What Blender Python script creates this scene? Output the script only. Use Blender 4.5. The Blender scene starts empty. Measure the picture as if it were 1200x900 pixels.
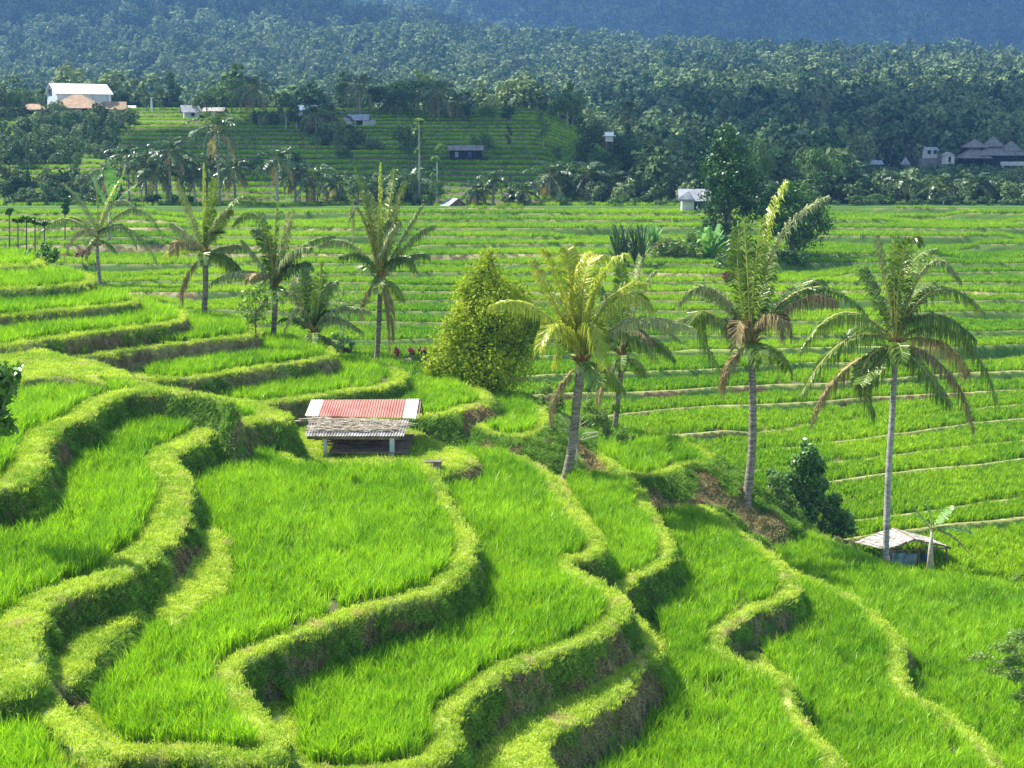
import bpy, math, random
import numpy as np
from mathutils import Vector, Matrix, Euler
R = math.radians
rng = np.random.default_rng(7)
random.seed(7)
scene = bpy.context.scene
COL = scene.collection
F = 1500.0
TH = math.atan(290.0 / 1500.0)
CT, ST = math.cos(TH), math.sin(TH)

# ------------------------------------------------------------------ measuring helpers
def dirpx(u, v):
    a = (u - 600.0) / F
    b = (450.0 - v) / F
    return a, CT + b * ST, -ST + b * CT
def on_level(u, v, z):
    a, y, dz = dirpx(u, v)
    t = z / dz
    return a * t, y * t
def at(u, v, Y):
    a, y, dz = dirpx(u, v)
    t = Y / y
    return Vector((a * t, Y, dz * t))
def y_of(v, z):
    return on_level(600, v, z)[1]

# ------------------------------------------------------------------ noise
def _hash(ix, iy, s):
    n = (ix.astype(np.int64) * 374761393 + iy.astype(np.int64) * 668265263 + s * 974634777) & 0xFFFFFFFF
    n = ((n ^ (n >> 13)) * 1274126177) & 0xFFFFFFFF
    n = n ^ (n >> 16)
    return (n & 0xFFFFFF) / float(0xFFFFFF)
def vnoise(x, y, s=0):
    x = np.asarray(x, float); y = np.asarray(y, float)
    ix = np.floor(x); iy = np.floor(y)
    fx = x - ix; fy = y - iy
    fx = fx * fx * (3 - 2 * fx); fy = fy * fy * (3 - 2 * fy)
    a = _hash(ix, iy, s); b = _hash(ix + 1, iy, s); c = _hash(ix, iy + 1, s); d = _hash(ix + 1, iy + 1, s)
    return (a * (1 - fx) + b * fx) * (1 - fy) + (c * (1 - fx) + d * fx) * fy * 1.0
def noise(x, y, scale, s=0, octv=3):
    out = 0; amp = 1; tot = 0; f = 1.0 / scale
    for o in range(octv):
        out = out + amp * (vnoise(x * f, y * f, s + o * 17) * 2 - 1)
        tot += amp; amp *= 0.5; f *= 2.03
    return out / tot
def sstep(a, b, x):
    t = np.clip((x - a) / (b - a), 0, 1)
    return t * t * (3 - 2 * t)

# ------------------------------------------------------------------ mesh helpers
def mesh_np(name, V, Q=None, T=None, mats=(), midx=None, smooth=False):
    V = np.asarray(V, np.float32).reshape(-1, 3)
    Q = np.zeros((0, 4), np.int32) if Q is None else np.asarray(Q, np.int32).reshape(-1, 4)
    T = np.zeros((0, 3), np.int32) if T is None else np.asarray(T, np.int32).reshape(-1, 3)
    me = bpy.data.meshes.new(name)
    me.vertices.add(len(V)); me.vertices.foreach_set('co', V.ravel())
    nl = Q.size + T.size
    me.loops.add(nl)
    me.loops.foreach_set('vertex_index', np.concatenate([Q.ravel(), T.ravel()]).astype(np.int32))
    nf = len(Q) + len(T)
    me.polygons.add(nf)
    st = np.concatenate([np.arange(len(Q)) * 4, Q.size + np.arange(len(T)) * 3]).astype(np.int32)
    me.polygons.foreach_set('loop_start', st)
    for m in mats: me.materials.append(m)
    if midx is not None: me.polygons.foreach_set('material_index', np.asarray(midx, np.int32))
    me.polygons.foreach_set('use_smooth', np.full(nf, smooth))
    me.update(calc_edges=True)
    return me
class MB:
    """collects pieces of ONE mesh"""
    def __init__(s): s.V = []; s.Q = []; s.T = []; s.qm = []; s.tm = []; s.n = 0
    def add(s, V, Q=None, T=None, m=0):
        V = np.asarray(V, float).reshape(-1, 3)
        s.V.append(V)
        if Q is not None and len(Q):
            q = np.asarray(Q, int).reshape(-1, 4) + s.n; s.Q.append(q); s.qm += [m] * len(q)
        if T is not None and len(T):
            t = np.asarray(T, int).reshape(-1, 3) + s.n; s.T.append(t); s.tm += [m] * len(t)
        s.n += len(V)
    def box(s, c, size, rz=0, m=0, mat=None):
        x, y, z = [k / 2 for k in size]
        P = np.array([[-x,-y,-z],[x,-y,-z],[x,y,-z],[-x,y,-z],[-x,-y,z],[x,-y,z],[x,y,z],[-x,y,z]])
        if mat is not None: P = P @ np.array(mat).T
        ca, sa = math.cos(rz), math.sin(rz)
        P = np.stack([P[:,0]*ca - P[:,1]*sa, P[:,0]*sa + P[:,1]*ca, P[:,2]], 1) + np.array(c)
        s.add(P, [[0,3,2,1],[4,5,6,7],[0,1,5,4],[1,2,6,5],[2,3,7,6],[3,0,4,7]], m=m)
    def bar(s, a, b, w, h=None, m=0):
        a = Vector(a); b = Vector(b); h = h or w
        d = (b - a); L = d.length; q = d.to_track_quat('X', 'Z').to_matrix()
        s.box((a + b) / 2, (L, w, h), 0, m, mat=[list(r) for r in q])
    def tube(s, pts, rad, n=8, m=0, cap=True):
        pts = [Vector(p) for p in pts]; k = len(pts)
        rad = [rad] * k if np.isscalar(rad) else rad
        V = []
        up = Vector((0.31, 0.17, 0.93)) if abs((pts[-1] - pts[0]).normalized().z) < 0.9 else Vector((1, 0.1, 0))
        for i in range(k):
            d = (pts[min(i + 1, k - 1)] - pts[max(i - 1, 0)]).normalized()
            e = d.cross(up).normalized(); g = e.cross(d)
            for j in range(n):
                a = 2 * math.pi * j / n
                V.append(pts[i] + (e * math.cos(a) + g * math.sin(a)) * rad[i])
        Q = [[i*n + j, i*n + (j+1) % n, (i+1)*n + (j+1) % n, (i+1)*n + j] for i in range(k-1) for j in range(n)]
        T = []
        if cap:
            V.append(pts[0]); V.append(pts[-1]); c0 = k*n; c1 = k*n + 1
            T = [[c0, (j+1) % n, j] for j in range(n)] + [[c1, (k-1)*n + j, (k-1)*n + (j+1) % n] for j in range(n)]
        s.add([list(v) for v in V], Q, T, m)
    def data(s, name, mats, smooth=False):
        V = np.concatenate(s.V); Q = np.concatenate(s.Q) if s.Q else None; T = np.concatenate(s.T) if s.T else None
        return mesh_np(name, V, Q, T, mats, s.qm + s.tm, smooth)
    def build(s, name, mats, parent=None, smooth=False, loc=None):
        if not isinstance(mats, (list, tuple)): mats = [mats]
        return link(name, s.data(name, mats, smooth), parent, loc)
def link(name, me, parent=None, loc=None):
    o = bpy.data.objects.new(name, me); COL.objects.link(o)
    if parent: o.parent = parent
    if loc is not None: o.location = loc
    return o
def tag(o, label=None, cat=None, group=None, kind=None):
    if label: o['label'] = label
    if cat: o['category'] = cat
    if group: o['group'] = group
    if kind: o['kind'] = kind
    return o
def empty(name, loc, rz=0):
    o = bpy.data.objects.new(name, None); COL.objects.link(o)
    o.empty_display_size = 0.3
    o.location = loc; o.rotation_euler = (0, 0, rz); return o
def kids(o): return [c for c in bpy.data.objects if c.parent == o]
def copy_tree(o, parent=None):
    c = o.copy(); COL.objects.link(c); c.parent = parent
    for ch in kids(o): copy_tree(ch, c)
    return c

# ------------------------------------------------------------------ materials
def new_mat(name):
    m = bpy.data.materials.new(name); m.use_nodes = True
    nt = m.node_tree; nt.nodes.clear()
    out = nt.nodes.new('ShaderNodeOutputMaterial')
    return m, nt, out
def N(nt, t, **kw):
    n = nt.nodes.new(t)
    for k, v in kw.items():
        if k in n.inputs: n.inputs[k].default_value = v
        else: setattr(n, k, v)
    return n
def rgba(c): return (c[0], c[1], c[2], 1)
def ramp(nt, stops, fac, interp='LINEAR'):
    r = nt.nodes.new('ShaderNodeValToRGB'); el = r.color_ramp.elements; r.color_ramp.interpolation = interp
    while len(el) > 1: el.remove(el[0])
    el[0].position = stops[0][0]; el[0].color = rgba(stops[0][1])
    for p, c in stops[1:]:
        e = el.new(p); e.color = rgba(c)
    nt.links.new(fac, r.inputs['Fac']); return r.outputs['Color']
def mixc(nt, fac, a, b, mode='MIX'):
    m = nt.nodes.new('ShaderNodeMix'); m.data_type = 'RGBA'; m.blend_type = mode
    for sock, v in ((m.inputs[0], fac), (m.inputs[6], a), (m.inputs[7], b)):
        if isinstance(v, bpy.types.NodeSocket): nt.links.new(v, sock)
        elif isinstance(v, (tuple, list)): sock.default_value = rgba(v)
        else: sock.default_value = v
    return m.outputs[2]
def math_n(nt, op, a, b=None, c=None, clamp=False):
    m = nt.nodes.new('ShaderNodeMath'); m.operation = op; m.use_clamp = clamp
    for i, v in enumerate((a, b, c)):
        if v is None: continue
        if isinstance(v, bpy.types.NodeSocket): nt.links.new(v, m.inputs[i])
        else: m.inputs[i].default_value = v
    return m.outputs[0]
def noise_n(nt, scale, coord='pos', detail=3, rough=0.55, stretch=None):
    if coord == 'pos': src = nt.nodes.new('ShaderNodeNewGeometry').outputs['Position']
    else: src = nt.nodes.new('ShaderNodeTexCoord').outputs['Object']
    if stretch:
        mp = nt.nodes.new('ShaderNodeMapping'); mp.inputs['Scale'].default_value = stretch
        nt.links.new(src, mp.inputs['Vector']); src = mp.outputs[0]
    t = nt.nodes.new('ShaderNodeTexNoise'); t.inputs['Scale'].default_value = scale
    t.inputs['Detail'].default_value = detail; t.inputs['Roughness'].default_value = rough
    nt.links.new(src, t.inputs['Vector']); return t.outputs['Fac']
def leaf_mat(name, dark, light, trans=0.35, rough=0.45, spec=0.3, scale=0.6, rnd=0.35, tcol=None, extra=None, isl=0.5):
    """foliage: colour varies per copy and by patches in space; part of the light comes through"""
    m, nt, out = new_mat(name)
    nz = noise_n(nt, scale, 'pos', 3)
    oi = nt.nodes.new('ShaderNodeObjectInfo').outputs['Random']
    f = math_n(nt, 'MULTIPLY_ADD', math_n(nt, 'SUBTRACT', oi, 0.5), rnd, math_n(nt, 'MULTIPLY_ADD', math_n(nt, 'SUBTRACT', nz, 0.5), 1.8, 0.5), clamp=True)
    if isl:
        ri = nt.nodes.new('ShaderNodeNewGeometry').outputs['Random Per Island']
        f = math_n(nt, 'MULTIPLY_ADD', math_n(nt, 'SUBTRACT', ri, 0.5), isl, f, clamp=True)
    col = mixc(nt, f, dark, light)
    if extra:   # (colour, share, scale)
        n2 = noise_n(nt, extra[2], 'pos', 2)
        col = mixc(nt, math_n(nt, 'MULTIPLY', math_n(nt, 'SUBTRACT', n2, 1 - extra[1]), 8, clamp=True), col, extra[0])
    p = nt.nodes.new('ShaderNodeBsdfPrincipled'); p.inputs['Roughness'].default_value = rough
    p.inputs['Specular IOR Level'].default_value = spec
    nt.links.new(col, p.inputs['Base Color'])
    tr = nt.nodes.new('ShaderNodeBsdfTranslucent')
    tc = mixc(nt, 1.0, col, tcol or (1.0, 1.0, 0.6), 'MULTIPLY'); nt.links.new(tc, tr.inputs['Color'])
    mx = nt.nodes.new('ShaderNodeMixShader'); mx.inputs[0].default_value = trans
    nt.links.new(p.outputs[0], mx.inputs[1]); nt.links.new(tr.outputs[0], mx.inputs[2])
    nt.links.new(mx.outputs[0], out.inputs['Surface']); return m
def solid_mat(name, c1, c2=None, scale=3.0, rough=0.85, bump=0.0, bscale=None, stretch=None, coord='obj', metal=0, spec=0.3, detail=4):
    m, nt, out = new_mat(name)
    p = nt.nodes.new('ShaderNodeBsdfPrincipled'); p.inputs['Roughness'].default_value = rough
    p.inputs['Metallic'].default_value = metal; p.inputs['Specular IOR Level'].default_value = spec
    nz = noise_n(nt, scale, coord, detail, stretch=stretch)
    c = ramp(nt, [(0.32, c1), (0.68, c2 or c1)], nz)
    nt.links.new(c, p.inputs['Base Color'])
    if bump:
        b = nt.nodes.new('ShaderNodeBump'); b.inputs['Strength'].default_value = bump; b.inputs['Distance'].default_value = 0.03
        nt.links.new(noise_n(nt, bscale or scale * 4, coord, 4, stretch=stretch), b.inputs['Height']); nt.links.new(b.outputs[0], p.inputs['Normal'])
    nt.links.new(p.outputs[0], out.inputs['Surface']); return m

M = {}
M['rice'] = leaf_mat('rice_leaf', (0.07, 0.25, 0.004), (0.42, 0.68, 0.025), trans=0.45, rough=0.4, spec=0.4, scale=0.35, rnd=0.4, isl=.9, tcol=(1.0, 1.0, 0.5), extra=((0.22, 0.44, 0.02), 0.42, 1.1))
M['rice_far'] = leaf_mat('valley_rice_leaf', (0.07, 0.25, 0.006), (0.42, 0.62, 0.016), trans=0.45, isl=.7, rough=0.55, spec=0.2, scale=0.06, rnd=0.4, tcol=(1.0, 1.0, 0.5))
M['mown'] = leaf_mat('mown_grass', (0.20, 0.38, 0.02), (0.68, 0.78, 0.10), trans=0.35, rough=0.6, spec=0.2, scale=0.7, rnd=0.6, extra=((0.60, 0.54, 0.22), 0.40, 1.5))
M['bank'] = leaf_mat('bank_grass', (0.06, 0.17, 0.012), (0.27, 0.46, 0.05), trans=0.3, rough=0.6, spec=0.2, scale=0.8, rnd=0.6, extra=((0.2, 0.15, 0.07), 0.36, 1.7))

def terrain_mat():
    m, nt, out = new_mat('terraced_ground')
    def att(n):
        a = nt.nodes.new('ShaderNodeAttribute'); a.attribute_name = n; return a.outputs['Fac']
    n1 = noise_n(nt, 1.3, 'pos', 5, 0.6); n2 = noise_n(nt, 9.0, 'pos', 4, 0.7); n3 = noise_n(nt, 0.12, 'pos', 3)
    mud = ramp(nt, [(0.3, (0.05, 0.06, 0.02)), (0.55, (0.10, 0.095, 0.045)), (0.75, (0.07, 0.12, 0.02))], n1)
    bund = ramp(nt, [(0.25, (0.17, 0.26, 0.04)), (0.5, (0.30, 0.36, 0.08)), (0.75, (0.40, 0.38, 0.15))], mixc(nt, 0.5, n1, n2))
    soil = ramp(nt, [(0.3, (0.045, 0.028, 0.015)), (0.5, (0.12, 0.075, 0.04)), (0.7, (0.22, 0.15, 0.085))], mixc(nt, 0.5, n1, n2))
    green = ramp(nt, [(0.3, (0.035, 0.085, 0.012)), (0.7, (0.10, 0.19, 0.03))], n2)
    wall = mixc(nt, math_n(nt, 'MULTIPLY', math_n(nt, 'SUBTRACT', mixc(nt, 0.4, n1, n2), math_n(nt, 'MULTIPLY_ADD', att('soil'), 0.55, 0.22)), 9, clamp=True), soil, green)
    dry = ramp(nt, [(0.3, (0.22, 0.24, 0.07)), (0.6, (0.46, 0.38, 0.20))], n2)
    c = mixc(nt, att('bund'), mud, bund)
    c = mixc(nt, att('wall'), c, wall)
    c = mixc(nt, att('dry'), c, mixc(nt, math_n(nt, 'MULTIPLY', math_n(nt, 'SUBTRACT', n1, 0.42), 7, clamp=True), dry, soil))
    far = ramp(nt, [(0.3, (0.022, 0.055, 0.016)), (0.7, (0.05, 0.10, 0.025))], n1)
    c = mixc(nt, att('far'), c, far)
    p = nt.nodes.new('ShaderNodeBsdfPrincipled'); p.inputs['Roughness'].default_value = 0.9; p.inputs['Specular IOR Level'].default_value = 0.15
    nt.links.new(c, p.inputs['Base Color'])
    b = nt.nodes.new('ShaderNodeBump'); b.inputs['Strength'].default_value = 0.8; b.inputs['Distance'].default_value = 0.06
    nt.links.new(mixc(nt, 0.5, n1, n2), b.inputs['Height']); nt.links.new(b.outputs[0], p.inputs['Normal'])
    nt.links.new(p.outputs[0], out.inputs['Surface']); return m
M['terrain'] = terrain_mat()
M['drygrass'] = leaf_mat('dead_bank_grass', (0.14, 0.10, 0.045), (0.50, 0.41, 0.20), trans=0.2, rough=0.8, spec=0.1, scale=1.4, rnd=0.8, extra=((0.14, 0.22, 0.04), 0.36, 2.1))

# ------------------------------------------------------------------ terraces of the near spur, measured from the photograph
# name, level, bund width, rice?, wall slope, dry bank?, outline
PO = []
def P(name, z, w, rice, slope, dry, pts, sm=2): PO.append(dict(name=name, z=z, w=w, rice=rice, slope=slope, dry=dry, pts=pts, sm=sm))
P('r1', -5.6, .35, 1, 3, 0, [(-200,322),(0,314),(52,314),(44,303),(0,298),(-200,292)])
P('r2', -6.1, .35, 1, 3, .3, [(-200,352),(0,342),(60,339),(112,335),(102,325),(60,318),(0,310),(-200,305)])
P('r3', -6.7, .4, 1, 3, .3, [(-200,388),(0,374),(80,366),(168,359),(158,349),(110,342),(60,335),(-200,325)])
P('r4', -7.3, .4, 1, 3, .3, [(-200,425),(0,410),(30,404),(130,391),(222,379),(214,367),(165,358),(0,350),(-200,340)])
P('f0a', -7.5, 9, 0, 2.5, .7, [(-250,475),(-60,458),(0,452),(25,446),(60,441),(100,441),(119,447),(116,432),(85,420),(30,407),(-200,400)])
P('f0b', -8.0, 9, 0, 1.6, .4, [(90,446),(130,455),(160,456),(156,443),(130,430),(95,420),(50,412),(40,420)])
P('r5', -8.0, .45, 1, 3, .5, [(84,423),(120,418),(160,412),(215,405),(260,400),(298,397),(303,388),(288,378),(220,368),(100,365),(40,380),(50,410)])
P('f1', -8.0, .72, 1, 2.2, 0, [(277,473),(262,470),(233,465),(205,463),(187,462),(160,463),(145,466),(125,474),(110,482),(104,492),(88,497),(74,502),(62,515),(54,528),(50,542),(45,555),(33,570),(15,577),(0,579),(-60,590),(-300,640),(-300,455),(0,446),(60,443),(118,447),(150,448),(200,460)])
P('f1s', -8.55, 9, 0, 1.3, 0, [(50,545),(62,560),(58,580),(45,598),(34,606),(25,590),(35,560)])
P('r6', -8.8, .45, 1, 3, .5, [(148,437),(170,446),(193,449),(233,446),(270,440),(300,434),(350,428),(388,422),(390,412),(370,403),(300,395),(200,392),(140,410)])
P('r7', -9.6, .55, 1, 2.4, .2, [(200,470),(277,476),(307,477),(335,474),(360,470),(400,464),(445,458),(470,451),(476,444),(468,436),(440,428),(400,422),(300,425),(200,440)])
P('f2', -9.0, .85, 1, 2.0, 0, [(270,472),(305,478),(333,488),(340,496),(318,495),(290,500),(265,506),(247,512),(232,522),(212,530),(203,538),(206,550),(218,562),(223,577),(221,592),(220,606),(212,622),(203,636),(188,652),(167,668),(150,680),(130,690),(100,698),(70,711),(46,733),(36,752),(38,770),(45,787),(50,803),(32,815),(0,822),(-220,862),(-220,600),(0,572),(50,550),(58,518),(108,478),(150,462),(210,462)])
P('f2b', -9.65, 9, 0, 2.4, 0, [(222,603),(237,611),(252,625),(263,640),(268,656),(268,675),(262,690),(250,698),(236,703),(228,712),(217,727),(205,731),(190,722),(180,700),(190,655),(205,620)])
P('f2c', -9.55, 9, 0, 1.2, .1, [(140,690),(160,700),(164,722),(146,734),(122,752),(102,778),(78,800),(56,806),(46,780),(60,738),(100,712)])
P('r8', -10.3, .6, 1, 1.1, .3, [(400,490),(440,495),(482,494),(512,491),(530,488),(543,481),(558,480),(572,478),(574,468),(560,458),(540,450),(500,430),(440,424),(400,430)])
P('pad', -10.40, 9, 0, 1.5, .2, [(345,520),(345,552),(420,560),(480,560),(540,552),(560,540),(545,530),(510,518),(480,500),(350,500)])
P('f3', -10.0, .48, 1, 2.6, 0, [(496,546),(508,562),(522,582),(534,602),(545,622),(553,642),(554,656),(548,669),(536,681),(520,693),(500,702),(480,707),(450,716),(420,726),(395,735),(365,746),(335,757),(305,770),(285,782),(275,796),(279,809),(290,818),(298,829),(306,840),(318,851),(330,866),(334,880),(326,893),(300,899),(250,896),(200,892),(160,893),(127,895),(112,887),(100,870),(85,852),(67,832),(50,812),(40,800),(60,740),(160,640),(215,520),(325,520),(350,546),(362,550),(420,552),(465,553)])
P('ridge', -9.25, 9, 0, 2.2, 0, [(36,806),(58,804),(84,834),(110,866),(134,888),(122,902),(100,893),(72,868),(50,842),(30,822)])
P('g', -9.6, .1, 1, 2.0, 0, [(-300,880),(0,850),(40,850),(66,872),(96,915),(110,1000),(110,1300),(-400,1300)])
P('r9', -10.9, .55, 1, .62, .05, [(470,497),(500,499),(528,498),(545,496),(556,503),(568,511),(590,516),(620,515),(638,508),(646,498),(644,486),(630,473),(600,460),(540,450),(480,470)])
P('f4', -11.0, .5, 1, 2.4, 0, [(585,533),(610,540),(635,552),(650,567),(656,580),(664,592),(675,605),(690,620),(700,638),(704,650),(692,658),(672,662),(668,668),(685,679),(705,689),(722,700),(735,711),(739,722),(727,735),(705,748),(685,757),(660,768),(635,778),(605,790),(575,803),(550,818),(531,835),(526,850),(532,865),(529,882),(505,905),(430,915),(380,915),(330,910),(320,850),(275,790),(400,700),(535,640),(495,560),(480,538),(520,533),(560,531)])
P('f5', -11.9, .42, 1, 2.4, .1, [(700,556),(735,562),(748,577),(757,591),(767,607),(776,622),(784,641),(788,655),(781,663),(766,669),(749,678),(736,687),(728,695),(712,694),(690,670),(700,640),(660,590),(645,560)])
P('f4b', -11.8, 9, 0, 2.4, .1, [(735,708),(750,726),(760,747),(770,770),(754,778),(747,790),(742,803),(733,814),(700,832),(667,847),(642,857),(632,869),(634,885),(642,910),(660,1100),(300,1100),(350,905),(530,820),(700,735)])
P('r10', -12.0, .5, 1, .78, -.15, [(640,525),(665,529),(692,534),(706,545),(716,553),(732,559),(752,562),(775,560),(797,553),(804,547),(833,547),(838,538),(815,525),(780,512),(700,492),(640,488)])
P('f6', -13.0, .46, 1, 2.4, 0, [(800,590),(830,600),(850,612),(866,627),(874,633),(886,640),(898,650),(908,655),(916,666),(926,680),(933,692),(935,700),(922,706),(900,714),(880,722),(862,732),(847,743),(841,755),(847,767),(862,777),(882,784),(905,790),(922,800),(931,815),(931,835),(940,855),(955,870),(975,885),(988,900),(1000,1100),(600,1100),(640,870),(780,790),(730,690),(780,640),(730,560),(770,572)])
P('f7', -13.9, .42, 1, 2.4, .2, [(935,676),(965,688),(988,698),(1005,707),(1019,716),(1033,728),(1046,743),(1055,757),(1059,771),(1061,786),(1057,798),(1066,815),(1090,830),(1115,845),(1136,860),(1153,876),(1166,893),(1200,1100),(900,1100),(920,800),(840,750),(925,695),(900,665)])
P('f8pad', -14.1, 9, 0, .9, .3, [(815,578),(840,592),(868,602),(900,610),(912,604),(895,590),(860,574),(820,556),(780,556)])
P('f8', -14.6, .3, 1, .8, 0, [(790,556),(840,580),(870,596),(900,608),(930,620),(970,637),(1000,650),(1060,671),(1110,680),(1200,695),(1300,712),(1500,760),(2100,1300),(500,1300),(640,620),(640,560)])
P('base', -15.2, 9, 0, .8, 0, [(-900,1300),(-900,560),(400,560),(800,600),(1200,720),(2400,1500)], 0)
P('upperleft', -7.3, .4, 0, .8, 0, [(-900,430),(-190,430),(-190,330),(-900,330)], 0)

def chaikin(p, n):
    p = np.array(p, float)
    for _ in range(n):
        q = np.roll(p, -1, 0)
        p = np.stack([p * .75 + q * .25, p * .25 + q * .75], 1).reshape(-1, 2)
    return p
for p in PO:
    w = np.array([on_level(u, v, p['z']) for u, v in p['pts']])
    p['w2'] = chaikin(w, p['sm'])
def signed(poly, X, Y):
    x0, y0 = poly[:, 0], poly[:, 1]; x1, y1 = np.roll(x0, -1), np.roll(y0, -1)
    dx, dy = x1 - x0, y1 - y0; L = dx * dx + dy * dy + 1e-12
    out = np.empty(len(X)); C = 6000
    for i in range(0, len(X), C):
        x = X[i:i+C, None]; y = Y[i:i+C, None]
        t = np.clip(((x - x0) * dx + (y - y0) * dy) / L, 0, 1)
        d2 = (x - x0 - t * dx) ** 2 + (y - y0 - t * dy) ** 2
        dist = np.sqrt(d2.min(1))
        cr = ((y0 > y) != (y1 > y)) & (x < x0 + (y - y0) / np.where(dy == 0, 1e-9, dy) * dx)
        out[i:i+C] = np.where(cr.sum(1) % 2 == 1, dist, -dist)
    return out

# valley rims: image height at the right edge, and the levels they lie on
VR = [613, 590, 567, 543, 520, 497, 478, 457, 438, 420, 404, 390, 378, 366, 354, 343, 332, 321, 310, 299, 288, 278, 268, 259, 251, 244]
def z_valley(v): return np.interp(v, [240, 253, 270, 300, 337, 397, 454, 520, 613], [-8.0, -8.7, -9.6, -11.0, -12.4, -14.2, -15.9, -16.6, -17.0])
ZR = z_valley(np.array(VR, float))
def rim_y(k, t):
    u = 600 + t * 1480
    v = VR[k] + (1180 - u) * 0.125 * np.clip((VR[k] - 375) / 150.0, 0, 1.05)
    v = v + 1.6 * np.sin(u / 93.0 + k * 2.1) * np.clip(VR[k] / 350. - .4, .25, 1) + 1.1 * np.sin(u / 37.0 + k * 4.7) * np.clip(VR[k] / 350. - .4, .2, 1)
    b = (450.0 - v) / F
    dy = CT + b * ST; dz = -ST + b * CT
    return ZR[k] * dy / dz
HR = 20        # rims on the far terraced hill
def hill_mask(u): return 1 - sstep(620, 775, u)
def far_h(X, Y):
    """land beyond the paddies"""
    D = Y; u = 600 + X / np.maximum(Y, 1) * 1480
    left = 1 - sstep(330, 900, u)
    vc = np.interp(u, [-400, 200, 350, 480, 600, 720, 850, 1000, 1200, 1600], [-22, -15, 8, 36, 60, 74, 82, 86, 88, 84])
    zc = (160 - vc) / 1500.0 * 1000
    zA = np.interp(D, [0, 152, 240, 300, 420, 600, 800], [-8.2, -8.2, -9.5, -8.0, 4, 19, 38])
    zL = np.interp(D, [0, 152, 240, 300, 420, 600, 800], [-8.2, -8.2, -9, -6, 4, 19, 56])
    zA = zA * (1 - left) + zL * left
    t = np.clip((D - 800) / 200.0, 0, 1)
    z = zA * (1 - t) + zc * t
    dr = sstep(1000, 1180, D); z = z - dr * 25 * (1 - left)
    up = np.clip((D - 1180) / 1000.0, 0, 2)
    z = z + up * (245 - 85 * left)
    z = z + sstep(380, 1000, D) * (noise(X, Y, 140, 5, 3) * 13 + noise(X, Y, 55, 9, 2) * 5) * np.where(D > 1100, 2.2, 1.0)
    # terraced hill on the left
    hz = -8.3 + np.clip((D - 160) / 80.0, 0, 1) * 13.1 * hill_mask(u)
    hz = hz - sstep(246, 320, D) * 12 * hill_mask(u)
    f = sstep(262, 330, D)
    return np.where(D < 262, np.maximum(hz, -8.3 + (zA + 8.3) * (1 - hill_mask(u))), hz * (1 - f) + z * f), hz

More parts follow.
